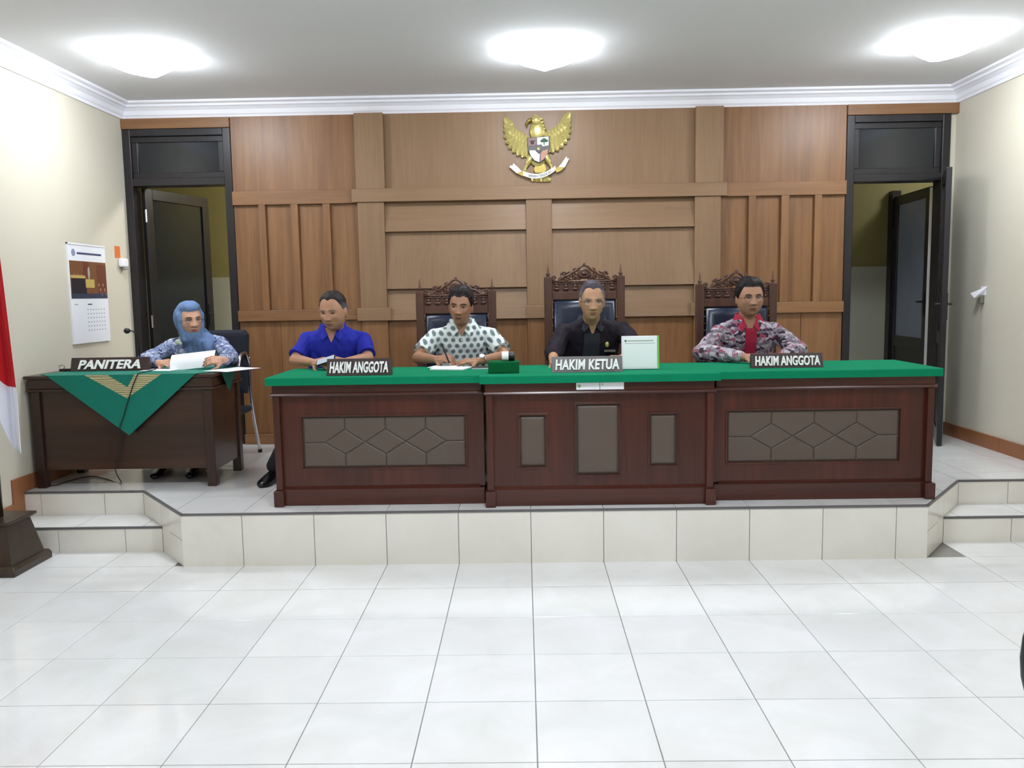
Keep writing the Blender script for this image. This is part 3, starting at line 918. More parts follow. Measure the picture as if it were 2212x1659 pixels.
NAIL = [None]
def carved_chair(loc, dz, label, rz=0.0):
    t = thing('carved_chair', loc, label, 'chair', 'carved high-backed judge chairs', rz)
    W2 = 0.283
    zp = 1.215 + dz                      # top of posts above dais
    L = dict(world=False)
    for s in (-1, 1):
        put('back_post', MB().box(s * W2 - (0.056 if s > 0 else 0), s * W2 + (0.056 if s < 0 else 0), -0.025, 0.025, 0, zp), M_CARVE, t, bevel=0.006, **L)
        x = s * (W2 - 0.028)
        put('finial', MB().lathe([(0.015, zp), (0.008, zp + 0.005), (0.015, zp + 0.014), (0.0155, zp + 0.020), (0.009, zp + 0.028), (0.006, zp + 0.045), (0.003, zp + 0.070), (0.001, zp + 0.086)], (x, 0, 0), 12), M_CARVE, t, smooth=True, **L)
    xi = W2 - 0.056
    put('back_rail', MB().box(-xi, xi, -0.018, 0.018, zp - 0.160, zp - 0.105), M_CARVE, t, bevel=0.004, **L)
    # pierced frieze with a row of small lotus drops
    fz = zp - 0.105
    fr = MB().box(-xi, xi, -0.004, 0.016, fz, fz + 0.07)
    put('frieze_board', fr, M_CARVE, t, **L)
    rowm = MB()
    for k in range(7):
        x = -xi + (k + 0.5) * 2 * xi / 7
        rowm.ell((x, -0.012, fz + 0.018), (0.021, 0.012, 0.011), nu=10, nv=6)
        rowm.ell((x, -0.012, fz + 0.038), (0.012, 0.010, 0.014), nu=8, nv=6)
        rowm.box(x - 0.024, x + 0.024, -0.016, -0.004, fz + 0.054, fz + 0.062)
    put('lotus_row', rowm, M_CARVE, t, smooth=True, **L)
    # crest of scrolls rising to the middle
    cz = zp - 0.034
    cr = MB()
    cr.box(-xi, xi, -0.012, 0.012, cz - 0.006, cz + 0.006)
    for s in (-1, 1):
        st = 0 if s > 0 else math.pi
        def sc(cx, z, r, turns, start, rad):
            a = start if s > 0 else math.pi - start
            scroll(cr, s * cx, cz + z, r, turns, a, s, 0, rad)
        # S-shaped running branch
        path = [(0.215, 0.018), (0.200, 0.006), (0.180, 0.008), (0.160, 0.026), (0.140, 0.044), (0.118, 0.050), (0.098, 0.060), (0.078, 0.082), (0.055, 0.092), (0.040, 0.112), (0.018, 0.132), (0.0, 0.138)]
        cr.tube([(s * x, 0, cz + z) for x, z in path], [0.007, 0.008, 0.009, 0.0095, 0.010, 0.010, 0.010, 0.0105, 0.011, 0.011, 0.011, 0.010], 6)
        sc(0.212, 0.034, 0.020, 1.2, -math.pi / 2, 0.0075)
        sc(0.142, 0.066, 0.020, 1.25, -0.6, 0.0075)
        sc(0.092, 0.034, 0.026, 1.2, math.pi * 0.6, 0.008)
        sc(0.150, 0.014, 0.018, 1.1, math.pi * 0.5, 0.007)
        sc(0.076, 0.066, 0.016, 1.1, math.pi * 0.2, 0.007)
        sc(0.048, 0.014, 0.018, 1.1, math.pi * 0.4, 0.007)
        cr.ell((s * 0.125, 0, cz + 0.016), (0.03, 0.007, 0.010), nu=8, nv=6)
        cr.ell((s * 0.19, 0, cz - 0.002), (0.03, 0.008, 0.008), nu=8, nv=6)
        cr.ell((s * 0.06, 0.002, cz + 0.040), (0.03, 0.006, 0.03), nu=8, nv=6)
    for s in (-1, 1):
        for (x, z, a, l_) in ((0.235, 0.010, 0.5, 0.020), (0.172, 0.030, 1.0, 0.020), (0.112, 0.078, 0.9, 0.018), (0.118, 0.030, -0.5, 0.022), (0.07, 0.108, 0.8, 0.016), (0.035, 0.03, -0.6, 0.02)):
            cr.ell((s * x, 0.003, cz + z), (l_, 0.007, 0.008), Matrix.Rotation(s * a, 3, 'Y'), 8, 6)
    cr.v = [(x, y, cz + (z - cz) * 0.80) for x, y, z in cr.v]
    put('crest', cr, M_CARVE, t, smooth=True, **L)
    md = MB()
    md.ell((0, -0.002, cz + 0.066), (0.050, 0.013, 0.046), nu=16, nv=8)
    md.ell((0, -0.010, cz + 0.066), (0.022, 0.012, 0.018), nu=12, nv=6)
    md.tube([(0.036 * math.cos(a), -0.010, cz + 0.066 + 0.032 * math.sin(a)) for a in [i * math.pi / 10 for i in range(21)]], 0.007, 6)
    md.ell((0, 0, cz + 0.148), (0.011, 0.009, 0.016), nu=8, nv=6)
    md.v = [(x, y, cz + (z - cz) * 0.80) for x, y, z in md.v]
    put('medallion', md, M_CARVE, t, smooth=True, **L)
    # upholstered back
    zc1, zc0 = zp - 0.160, 0.50
    cu = MB(); puff(cu, [(-xi + .004, zc0), (xi - .004, zc0), (xi - .004, zc1), (-xi + .004, zc1)], 0.005, 0.055, 0.045)
    put('back_cushion', cu, M_NAVY, t, smooth=True, **L)
    if NAIL[0] is None:
        nl = MB().ell((0, 0, 0), (0.005, 0.005, 0.005), nu=6, nv=4)
        NAIL[0] = nl.mesh('nail'); recalc(NAIL[0]); NAIL[0].materials.append(M_GOLDDK)
    for s in (-1, 1):
        for k in range(12):
            share('nail', NAIL[0], None, (s * (xi - 0.004), -0.022, zc0 + 0.02 + k * (zc1 - zc0 - 0.04) / 11), t)
    put('lower_back_rail', MB().box(-xi, xi, -0.018, 0.018, 0.42, 0.50), M_CARVE, t, bevel=0.004, **L)
    # seat, arms, legs
    put('seat_frame', MB().box(-W2, W2, -0.50, 0.02, 0.34, 0.41), M_CARVE, t, bevel=0.006, **L)
    put('seat_cushion', MB().box(-W2 + .03, W2 - .03, -0.495, -0.03, 0.41, 0.455), M_NAVY, t, bevel=0.02, segs=3, **L)
    for s in (-1, 1):
        put('front_leg', MB().box(s * (W2 - 0.025) - 0.025, s * (W2 - 0.025) + 0.025, -0.50, -0.45, 0, 0.35), M_CARVE, t, bevel=0.006, **L)
        put('arm_support', MB().box(s * (W2 - 0.022) - 0.018, s * (W2 - 0.022) + 0.018, -0.42, -0.385, 0.40, 0.64), M_CARVE, t, bevel=0.005, **L)
        put('armrest', MB().box(s * (W2 - 0.022) - 0.026, s * (W2 - 0.022) + 0.026, -0.45, 0.0, 0.64, 0.672), M_CARVE, t, bevel=0.01, segs=3, **L)
    return t
carved_chair((-0.476, 5.92, ZP), 0.0, 'carved high-backed chair behind the man in the dotted shirt')
carved_chair((0.430, 5.92, ZP), 0.085, 'tallest carved high-backed chair behind the man in the black jacket')
carved_chair((1.495, 5.92, ZP), 0.018, 'carved high-backed chair behind the man in the red batik shirt')

# ------------------------------------------------------------------ people
def skin_mat(name, c, lipc=None):
    k = NT(name)
    f = k.noise(k.pos(), 22, 3)
    c1 = lin(c); c0 = tuple(v * 0.86 for v in c1[:3]) + (1,)
    k.col(k.mix(f, c0, c1))
    k.set(0.48, 0, 0.4)
    k.b.inputs['Subsurface Weight'].default_value = 0.06
    k.b.inputs['Subsurface Radius'].default_value = (0.01, 0.004, 0.002)
    return k.m

def hair_mat(name, c_top, c_side, z_split):
    k = NT(name)
    sp = k.n('ShaderNodeSeparateXYZ')
    k.l(k.n('ShaderNodeNewGeometry').outputs['Position'], sp.inputs[0])
    f = k.math('MULTIPLY_ADD', k.noise(k.pos(), 60, 3), 0.04, sp.outputs['Z'])
    mr = k.n('ShaderNodeMapRange')
    mr.inputs['From Min'].default_value = z_split - 0.01
    mr.inputs['From Max'].default_value = z_split + 0.05
    k.l(f, mr.inputs['Value'])
    k.col(k.mix(mr.outputs[0], lin(c_side), lin(c_top)))
    k.set(0.55, 0, 0.3)
    k.bump(k.noise(k.pos((1, 1, 0.35)), 260, 2), 0.6, 0.003)
    return k.m

def gauss(x, z, cx, cz, sx, sz):
    return math.exp(-((x - cx) / sx) ** 2 / 2 - ((z - cz) / sz) ** 2 / 2)

class Head:
    """head in local coordinates, face towards -Y, origin in the middle of the head height"""
    NU, NV = 72, 56
    def __init__(s, hw=0.074, hd=0.096, hh=0.119, jaw=0.30, nose=1.0, cheek=0.0):
        s.hw, s.hd, s.hh = hw, hd, hh
        s.g = []
        for i in range(s.NV + 1):
            ph = math.pi * i / s.NV
            row = []
            for k in range(s.NU):
                th = 2 * math.pi * k / s.NU
                x = hw * math.sin(ph) * math.sin(th)
                y = -hd * math.sin(ph) * math.cos(th)
                z = -hh * math.cos(ph)
                # squarer, fuller skull
                q = (abs(x / hw) ** 2.4 + abs(y / hd) ** 2.4 + abs(z / hh) ** 2.4) ** (1 / 2.4)
                x, y, z = x / q, y / q, z / q
                if z < 0:
                    sd = -z / hh
                    x *= 1 - jaw * sd ** 1.6 + cheek * gauss(sd, 0, 0.35, 0, 0.2, 1)
                    if y > 0: y *= 1 - 0.50 * sd ** 1.2
                    else: y *= 1 - 0.06 * sd ** 3
                else:
                    if y < 0: y *= 1 - 0.10 * (z / hh) ** 2
                if y < 0:
                    w = min(1.0, -y / (0.5 * hd))
                    d = 0.0
                    ax = abs(x)
                    d += 0.0045 * gauss(ax, z, 0.026, 0.027, 0.020, 0.008)          # brow
                    d -= 0.0115 * gauss(ax, z, 0.031, 0.006, 0.013, 0.010)          # eye socket
                    t = max(0.0, min(1.0, (0.022 - z) / 0.055))
                    if z > -0.050: d += nose * (0.005 + 0.019 * t) * math.exp(-(ax / (0.0085 + 0.003 * t)) ** 2 / 2) * (1 if z < 0.022 else math.exp(-((z - 0.022) / 0.012) ** 2)) * (1 if z > -0.036 else math.exp(-((z + 0.036) / 0.005) ** 2))
                    d += nose * 0.009 * gauss(ax, z, 0.0135, -0.034, 0.006, 0.006)  # nostril wings
                    d += 0.0065 * gauss(x, z, 0, -0.0585, 0.018, 0.0042)
                    d += 0.0070 * gauss(x, z, 0, -0.0700, 0.016, 0.0048)
                    d -= 0.0030 * gauss(x, z, 0, -0.0638, 0.022, 0.0022)
                    d -= 0.0035 * gauss(x, z, 0, -0.082, 0.020, 0.006)
                    d += 0.0065 * gauss(x, z, 0, -0.100, 0.016, 0.012)              # chin
                    d += 0.0045 * gauss(ax, z, 0.042, -0.018, 0.014, 0.014)         # cheekbone
                    d -= 0.0035 * gauss(ax, z, 0.040, -0.055, 0.012, 0.016)
                    y -= d * w
                row.append((x, y, z))
            s.g.append(row)
    def mb(s):
        m = MB()
        m.rings([s.g[i] for i in range(1, s.NV)])
        return m
    def front(s, x, z):
        best, bd = None, 9
        for row in s.g:
            for p in row:
                if p[1] < 0:
                    d = (p[0] - x) ** 2 + (p[2] - z) ** 2
                    if d < bd: bd, best = d, p
        return best[1]

def hair_shell(hd, hline, thick, seed, top_extra=0.0, back=-0.055):
    """hline(az 0..pi from the front) -> z of hairline"""
    m = MB()
    NU, NV = hd.NU, hd.NV
    idx = {}
    def vert(i, k):
        k %= NU
        if (i, k) in idx: return idx[(i, k)]
        x, y, z = hd.g[i][k]
        az = abs(math.atan2(x, -y))
        h = hline(az)
        a = max(0.0, min(1.0, (z - h + 0.004) / 0.022))
        n = Vector((x / hd.hw ** 2, y / hd.hd ** 2, z / hd.hh ** 2)).normalized()
        nz = noise.noise(Vector((x, y, z)) * 55 + Vector((seed, 0, 0)))
        t = -0.004 + (thick + 0.004) * a ** 0.7 + top_extra * max(0, z / hd.hh) ** 2 + (0.0055 * nz * a)
        p = Vector((x, y, z)) + n * t
        m.v.append(tuple(p)); idx[(i, k)] = len(m.v) - 1
        return idx[(i, k)]
    for i in range(1, NV - 1):
        for k in range(NU):
            ps = [(i, k), (i, k + 1), (i + 1, k + 1), (i + 1, k)]
            ok = False
            for (a, b) in ps:
                x, y, z = hd.g[a][b % NU]
                if z > hline(abs(math.atan2(x, -y))) - 0.018: ok = True
            if ok:
                m.f.append(tuple(vert(a, b) for a, b in ps)); m.mi.append(0)
    top = [vert(NV - 1, k) for k in range(NU)]
    m.f.append(tuple(top)); m.mi.append(0)
    return m

def hand(mb, wrist, direction, up, curl=0.5, side=1, size=1.0, spread=0.06, thumb_out=0.75):
    """five fingered hand; direction = wrist to knuckles, up = back of the hand"""
    d = Vector(direction).normalized()
    u = Vector(up); u = (u - d * u.dot(d)).normalized()
    l = d.cross(u) * side                    # towards the thumb
    w = Vector(wrist)
    P = lambda a, b, c: w + (d * a + l * b + u * c) * size
    # palm
    for b in (-0.027, -0.009, 0.009, 0.026):
        mb.cap(P(0.012, b * 0.7, 0), P(0.082, b * 1.05, 0.002), 0.0135 * size, 0.0125 * size, 8)
    mb.cap(P(-0.012, 0, 0), P(0.03, 0, 0), 0.022 * size, 0.020 * size, 10)
    mb.cap(P(0.02, 0.018, -0.006), P(0.055, 0.030, -0.008), 0.016 * size, 0.012 * size, 8)
    lens = (0.068, 0.080, 0.086, 0.076)
    for i, b in enumerate((-0.029, -0.010, 0.0095, 0.0285)):
        L = lens[i]
        p = P(0.084, b, 0.002)
        ang = curl * 0.75
        dd = (d + l * (b * spread / 0.03)).normalized()
        rad = 0.0088 if i else 0.0078
        for seg, (fr, extra) in enumerate(((0.48, 0.0), (0.30, curl * 0.85), (0.22, curl * 0.6))):
            ang += extra
            v = dd * math.cos(ang) - u * math.sin(ang)
            q = p + v * (L * fr * size)
            mb.cap(p, q, rad * size, rad * 0.92 * size, 8)
            p = q; rad *= 0.92
    p = P(0.028, 0.030, -0.006)
    v1 = (d * 0.62 + l * thumb_out - u * 0.25).normalized()
    q = p + v1 * 0.040 * size
    mb.cap(p, q, 0.0125 * size, 0.0105 * size, 8)
    v2 = (d * 0.95 + l * 0.22 - u * (0.15 + 0.4 * curl)).normalized()
    r = q + v2 * 0.030 * size
    mb.cap(q, r, 0.0105 * size, 0.0095 * size, 8)
    mb.cap(r, r + v2 * 0.018 * size, 0.0095 * size, 0.0075 * size, 8)

def loft(mb, secs, n=20):
    rings = []
    for (c, rx, ry) in secs:
        rings.append([(c[0] + rx * math.copysign(abs(math.cos(a)) ** 0.85, math.cos(a)), c[1] + ry * math.copysign(abs(math.sin(a)) ** 0.85, math.sin(a)), c[2]) for a in [2 * math.pi * k / n for k in range(n)]])
    mb.rings(rings)

def build_person(label, head_c, head_rot, neck_z, chest_c, hip, arms, skin, headkw, shirt_mat, sleeve, hair=None, shirt_kw=None, trouser=None, feet=None, seed=1.0, collar=None, collar_open=0.065, hijab=None, w=1.0, group='people seated in the courtroom'):
    """head_c: middle of head; chest_c: (x,y) of the chest axis at the shoulders; hip: (x,y,z)"""
    hd = Head(**headkw)
    H = Matrix.Translation(head_c) @ Matrix.Rotation(head_rot[0], 4, 'Z') @ Matrix.Rotation(head_rot[1], 4, 'X') @ Matrix.Rotation(head_rot[2], 4, 'Y')
    cx, cy = chest_c
    hx, hy, hz = hip
    def axis(z):
        q = (z - hz) / (neck_z - hz)
        return Vector((hx + (cx - hx) * q, hy + (cy - hy) * q ** 1.2 if q > 0 else hy, z))
    prof = [(hz - 0.06, 0.165, 0.115), (hz + 0.02, 0.172, 0.125), (hz + 0.14, 0.165, 0.122), (neck_z - 0.24, 0.172, 0.124), (neck_z - 0.14, 0.182, 0.120), (neck_z - 0.07, 0.178, 0.100), (neck_z - 0.025, 0.135, 0.078), (neck_z + 0.005, 0.080, 0.064)]
    prof = [(z, rx * w, ry * w) for z, rx, ry in prof]
    def yfront(z):
        for (z0, a0, b0), (z1, a1, b1) in zip(prof[:-1], prof[1:]):
            if z0 <= z <= z1:
                q = (z - z0) / (z1 - z0)
                return axis(z).y - (b0 + (b1 - b0) * q)
        return axis(z).y - 0.06
    # --- skin body: head, neck, chest core, arms, hands
    body = hd.mb().xform(H)
    for s in (-1, 1):
        E = H @ Matrix.Translation((s * (hd.hw + 0.002), 0.012, -0.006)) @ Matrix.Rotation(s * 0.35, 4, 'Z')
        body.ell(E.translation, (0.0085, 0.017, 0.031), E.to_3x3(), 10, 8)
        E2 = E @ Matrix.Translation((0, -0.004, -0.022))
        body.ell(E2.translation, (0.007, 0.009, 0.011), E2.to_3x3(), 8, 6)
    nb = axis(neck_z - 0.06)
    jaw_in = H @ Vector((0, 0.018, -0.055))
    body.cap(nb, jaw_in, 0.064, 0.056, 14)
    loft(body, [((axis(z).x, axis(z).y, z), rx * 0.86, ry * 0.82) for z, rx, ry in prof[2:]])
    for a in arms:
        body.cap(axis(neck_z - 0.09), a['sh'], 0.05, 0.047)
        body.cap(a['sh'], a['el'], 0.044, 0.039)
        mid = Vector(a['el']).lerp(Vector(a['wr']), 0.35)
        body.cap(a['el'], mid, 0.039, 0.038)
        body.cap(mid, a['wr'], 0.038, 0.026)
        hand(body, a['wr'], a['dir'], a['up'], a.get('curl', 0.5), a['side'], a.get('size', 0.98), thumb_out=a.get('thumb', 0.75))
    me = remesh(body, 0.0034, 1, name='person')
    # lips
    Hi = H.inverted()
    mi = []
    for p in me.polygons:
        q = Hi @ p.center
        m = 0
        if q.y < -0.06 and abs(q.x) < 0.024:
            zz = q.z + 0.0640
            lim = 0.0085 * (1 - (q.x / 0.025) ** 2)
            if -lim < zz < lim * 0.85: m = 1
        mi.append(m)
    me.polygons.foreach_set('material_index', mi)
    base = Vector((hx, hy, ZP))
    me.transform(Matrix.Translation(-base))
    me.polygons.foreach_set('use_smooth', [True] * len(me.polygons))
    me.materials.append(skin[0]); me.materials.append(skin[1])
    root = bpy.data.objects.new('person', me)
    COL.objects.link(root)
    root.location = base
    tag(root, label, 'person', group)
    # --- eyes, brows
    for s in (-1, 1):
        ex, ez = s * 0.0315, 0.004
        ey = hd.front(ex, ez)
        eb = MB(); eb.ell((ex, ey + 0.0045, ez), (0.0130, 0.008, 0.0044), nu=14, nv=8)
        e_o = put('eye', eb.xform(H), M_EYEW, root, smooth=True)
        ib = MB(); ib.ell((ex + headkw.get('_look', 0), ey - 0.0030, ez - 0.0008), (0.0052, 0.0022, 0.0042), nu=10, nv=6)
        put('iris', ib.xform(H), M_IRIS, e_o, smooth=True)
        lb = MB(); lb.tube([(ex + s * u, min(ey, hd.front(ex + s * u, ez + 0.006)) - 0.0012, ez + 0.0042 - 9.0 * u * u * 1.4) for u in (-0.014, -0.008, 0, 0.008, 0.015)], [0.0012, 0.002, 0.0024, 0.002, 0.001], 6)
        put('eyelid_line', lb.xform(H), M_IRIS, root)
        bb = MB(); bb.tube([(ex + s * u, hd.front(ex + s * u, 0.026) - 0.0008, 0.025 + dz) for u, dz in ((-0.017, -0.002), (-0.008, 0.001), (0.003, 0.0025), (0.012, 0.0005), (0.019, -0.004))], [0.0022, 0.0034, 0.0034, 0.0028, 0.001], 6, flat=(1, 0.7, 1))
        put('eyebrow', bb.xform(H), hair[0] if hair else M_IRIS, root)
    if hair:
        put('hair', hair_shell(hd, hair[1], hair[2], seed, hair[3]).xform(H), hair[0], root, smooth=True)
    # --- shirt
    sb = MB()
    k = dict(fat=0.012, sleeve_r=(0.066, 0.064), hem=hz - 0.02, wr=0.008, cuff=0.9, cuff_r=0.040)
    k.update(shirt_kw or {})
    loft(sb, [((axis(z).x, axis(z).y, z), rx + k['fat'], ry + k['fat']) for z, rx, ry in prof])
    for a in arms:
        sh = Vector(a['sh']); el = Vector(a['el']); wr = Vector(a['wr'])
        sb.cap(axis(neck_z - 0.10), sh, 0.074, 0.060)
        sb.cap(axis(neck_z - 0.045), sh + Vector((0, 0, 0.006)), 0.060, 0.056)
        sb.cap(axis(neck_z - 0.02) + Vector((math.copysign(0.035, sh.x - cx), 0.015, 0)), sh.lerp(axis(neck_z - 0.05), 0.35) + Vector((0, 0.01, 0.018)), 0.036, 0.048)
        if sleeve == 'short':
            end = sh.lerp(el, a.get('slv', 0.82))
            sb.cap(sh, end, k['sleeve_r'][0] * 0.92, k['sleeve_r'][1])
        else:
            sb.cap(sh, el, k['sleeve_r'][0] * 0.90, k['sleeve_r'][1] * 0.92)
            sb.cap(el, el.lerp(wr, k['cuff']), k['sleeve_r'][1] * 0.92, k['cuff_r'])
    sm = remesh(sb, 0.006, 2, k['wr'], 13.0, seed, 'shirt')
    if sleeve == 'short':
        # cut the rounded sleeve ends open-looking: flatten past the hem plane
        for a in arms:
            sh = Vector(a['sh']); el = Vector(a['el'])
            d = (el - sh).normalized(); end = sh.lerp(el, a.get('slv', 0.82))
            for v in sm.vertices:
                t = (v.co - end).dot(d)
                if t > 0.004 and (v.co - end).length < 0.11:
                    v.co -= d * (t - 0.004)
    put('shirt', sm, shirt_mat, root, smooth=True)
    # --- neckline
    nz = neck_z
    a0 = axis(nz)
    if collar:
        zb = nz - 0.028
        V = MB()
        pts = [(-0.040, nz + 0.012), (0.040, nz + 0.012), (0.022, nz - 0.040), (0, nz - 0.025 - collar_open), (-0.022, nz - 0.040)]
        V.add([(a0.x + x, yfront(min(z, nz)) - 0.021, z) for x, z in pts] + [(a0.x + x, yfront(min(z, nz)) + 0.03, z) for x, z in pts],
              [(0, 1, 2, 3, 4), (9, 8, 7, 6, 5)] + [(i, (i + 1) % 5, 5 + (i + 1) % 5, 5 + i) for i in range(5)])
        put('open_neck', V, skin[0], root, label='bare skin in the open collar')
        cb_ = MB()
        n = 22; ring_o, ring_i = [], []
        for lay, (r, hh) in enumerate(((0.073, 0.0), (0.069, 0.045))):
            pass
        stand = []
        for q in range(n + 1):
            a = math.radians(-62 + (360 - 56) * q / n) if False else math.radians(-55 + 290 * q / n)
            stand.append((math.cos(a), math.sin(a)))
        rings = []
        for (r, dz, ) in ((0.082, -0.020), (0.080, 0.016), (0.074, 0.036), (0.070, 0.036), (0.072, 0.0), (0.076, -0.020)):
            rings.append([(a0.x + r * c, a0.y + 0.002 + r * 0.92 * s_, nz + dz + (0.012 if s_ > 0 else 0.0) * abs(s_)) for c, s_ in stand])
        rings.append(rings[0])
        cb_.rings(rings, cap=False, closed=False)
        for s in (-1, 1):
            yt = yfront(nz - 0.075) - 0.026
            P = [(a0.x + s * 0.040, a0.y - 0.068, nz + 0.030), (a0.x + s * 0.076, a0.y - 0.020, nz + 0.038), (a0.x + s * 0.098, a0.y - 0.038, nz - 0.004), (a0.x + s * 0.052, yt, nz - 0.072), (a0.x + s * 0.020, yfront(nz - 0.04) - 0.024, nz - 0.040)]
            P = [Vector(p) for p in P]
            nn = (P[1] - P[0]).cross(P[3] - P[0]).normalized()
            if nn.y > 0: nn = -nn
            cb_.add([tuple(p) for p in P] + [tuple(p + nn * 0.005) for p in P], [(0, 1, 2, 3, 4), (9, 8, 7, 6, 5)] + [(i, (i + 1) % 5, 5 + (i + 1) % 5, 5 + i) for i in range(5)])
        put('collar', cb_, collar, root, smooth=False)
    # --- legs
    if trouser:
        tb = MB()
        tb.ell((hx, hy, hz - 0.01), (0.175, 0.135, 0.10))
        for s, f in zip((-1, 1), feet):
            kn = Vector(f['kn']); an = Vector(f['an'])
            tb.cap((hx + s * 0.085, hy - 0.02, hz - 0.015), kn, 0.082, 0.062)
            tb.cap(kn, an, 0.062, 0.048)
        put('trousers', remesh(tb, 0.009, 2, 0.004, 10.0, seed, 'trousers'), trouser, root, smooth=True)
        for f in feet:
            an = Vector(f['an']); dr = Vector(f.get('toe', (0, -1, 0))).normalized()
            sd = Vector((-dr.y, dr.x, 0))
            s_ = MB()
            rings = []
            for (u, wdt, h) in ((-0.075, 0.016, 0.05), (-0.066, 0.034, 0.068), (-0.02, 0.039, 0.082), (0.04, 0.041, 0.072), (0.10, 0.046, 0.055), (0.155, 0.042, 0.042), (0.19, 0.026, 0.030), (0.198, 0.008, 0.022)):
                c = Vector((an.x, an.y, ZP)) + dr * u
                rings.append([tuple(c + sd * (wdt * math.cos(t)) + Vector((0, 0, 0.002 + h * (0.5 + 0.5 * math.sin(t))))) for t in [2 * math.pi * j / 12 for j in range(12)]])
            s_.rings(rings)
            put('shoe', s_, M_BLACKSH, root, smooth=True)
    return root, H, hd, yfront, axis

def glasses(root, H, hd, mat, w=0.024, h=0.0155, rimless=False, top_only=False):
    g_ = MB()
    yy = min(hd.front(s * 0.030, 0.004) for s in (-1, 1)) - 0.012
    for s in (-1, 1):
        cx, cz = s * 0.031, 0.000
        pts = []
        for k in range(25):
            a = 2 * math.pi * k / 24
            pts.append((cx + w * math.copysign(abs(math.cos(a)) ** 0.6, math.cos(a)), yy, cz + h * math.copysign(abs(math.sin(a)) ** 0.6, math.sin(a))))
        rr = [(0.0026 if p[2] > cz + 0.3 * h else (0.0007 if top_only else 0.0013)) for p in pts]
        g_.tube(pts, rr, 5)
        g_.tube([(s * 0.055, yy, 0.006), (s * (hd.hw + 0.004), yy + 0.02, 0.006), (s * (hd.hw + 0.006), -0.01, 0.006), (s * (hd.hw + 0.004), 0.012, 0.0)], 0.0013, 5)
    g_.tube([(-0.008, yy, 0.004), (0, yy - 0.002, 0.006), (0.008, yy, 0.004)], 0.0015, 5)
    go = put('glasses', g_.xform(H), mat, root)
    for s in (-1, 1):
        l_ = MB()
        n = 20
        ring = [(s * 0.031 + w * 0.97 * math.copysign(abs(math.cos(a)) ** 0.6, math.cos(a)), h * 0.97 * math.copysign(abs(math.sin(a)) ** 0.6, math.sin(a))) for a in [2 * math.pi * k / n for k in range(n)]]
        l_.xz(ring, yy - 0.0003, yy + 0.0003)
        put('lens', l_.xform(H), M_LENS, go)
    return go

def lens_mat():
    k = NT('clear_lens')
    t = k.n('ShaderNodeBsdfTransparent'); gl = k.n('ShaderNodeBsdfGlossy'); gl.inputs['Roughness'].default_value = 0.05
    mx = k.n('ShaderNodeMixShader'); mx.inputs[0].default_value = 0.08
    k.l(t.outputs[0], mx.inputs[1]); k.l(gl.outputs[0], mx.inputs[2])
    k.l(mx.outputs[0], k.t.nodes['Material Output'].inputs[0])
    return k.m
M_LENS = lens_mat()
M_EYEW = plain('eye_white', (168, 152, 142), 0.35, var=0.02)
M_IRIS = plain('dark_brown_iris', (24, 16, 13), 0.3, var=0.1)
M_GLFR = plain('dark_glasses_frame', (34, 26, 24), 0.3)
SK1 = (skin_mat('skin_tan', (184, 136, 108)), plain('lips_tan', (140, 88, 74), 0.45))
SK2 = (skin_mat('skin_brown', (168, 122, 96)), plain('lips_brown', (118, 72, 62), 0.45))
SK3 = (skin_mat('skin_light_tan', (192, 146, 114)), plain('lips_light_tan', (150, 94, 80), 0.45))
SK4 = (skin_mat('skin_warm_brown', (174, 128, 102)), plain('lips_warm_brown', (126, 78, 68), 0.45))
SKW = (skin_mat('skin_fair_tan', (206, 158, 132)), plain('lips_rose', (168, 100, 92), 0.45))
M_TROU = plain('dark_trousers', (26, 26, 32), 0.8, var=0.2)
M_BLUE = plain('royal_blue_cotton', (40, 48, 168), 0.75, var=0.22, scale=9, spec=0.2)
M_JACKET = plain('black_plum_jacket', (38, 30, 40), 0.75, var=0.25, scale=9, spec=0.2)
M_GREYSHIRT = plain('charcoal_shirt', (52, 54, 62), 0.75, var=0.2, scale=9, spec=0.2)
M_CRIMSON = plain('crimson_cotton', (166, 40, 66), 0.75, var=0.2, scale=12, spec=0.2)
M_HIJAB = plain('dusty_blue_hijab', (108, 134, 176), 0.75, var=0.14, scale=12, spec=0.2)

def polka_mat():
    k = NT('white_shirt_grey_dots')
    sp = k.n('ShaderNodeSeparateXYZ')
    k.l(k.n('ShaderNodeNewGeometry').outputs['Position'], sp.inputs[0])
    S = 0.048
    u = k.math('DIVIDE', k.math('MULTIPLY_ADD', sp.outputs['Y'], 0.30, sp.outputs['X']), S)
    v = k.math('DIVIDE', k.math('MULTIPLY_ADD', sp.outputs['Y'], -0.2, sp.outputs['Z']), S * 0.80)
    row = k.math('FLOOR', v)
    u2 = k.math('MULTIPLY_ADD', k.math('FLOORED_MODULO', row, 2.0), 0.5, u)
    fu = k.math('SUBTRACT', k.math('FRACT', u2), 0.5)
    fv = k.math('MULTIPLY', k.math('SUBTRACT', k.math('FRACT', v), 0.5), 0.80)
    d = k.math('SQRT', k.math('ADD', k.math('MULTIPLY', fu, fu), k.math('MULTIPLY', fv, fv)))
    d2 = k.math('MULTIPLY_ADD', k.noise(k.pos(), 160, 2), 0.12, d)
    c = k.ramp(d2, [(0.0, lin((92, 106, 110))), (0.33, lin((118, 132, 134))), (0.39, lin((220, 228, 228))), (1.0, lin((228, 234, 234)))])
    k.col(c); k.set(0.75, 0, 0.2)
    return k.m
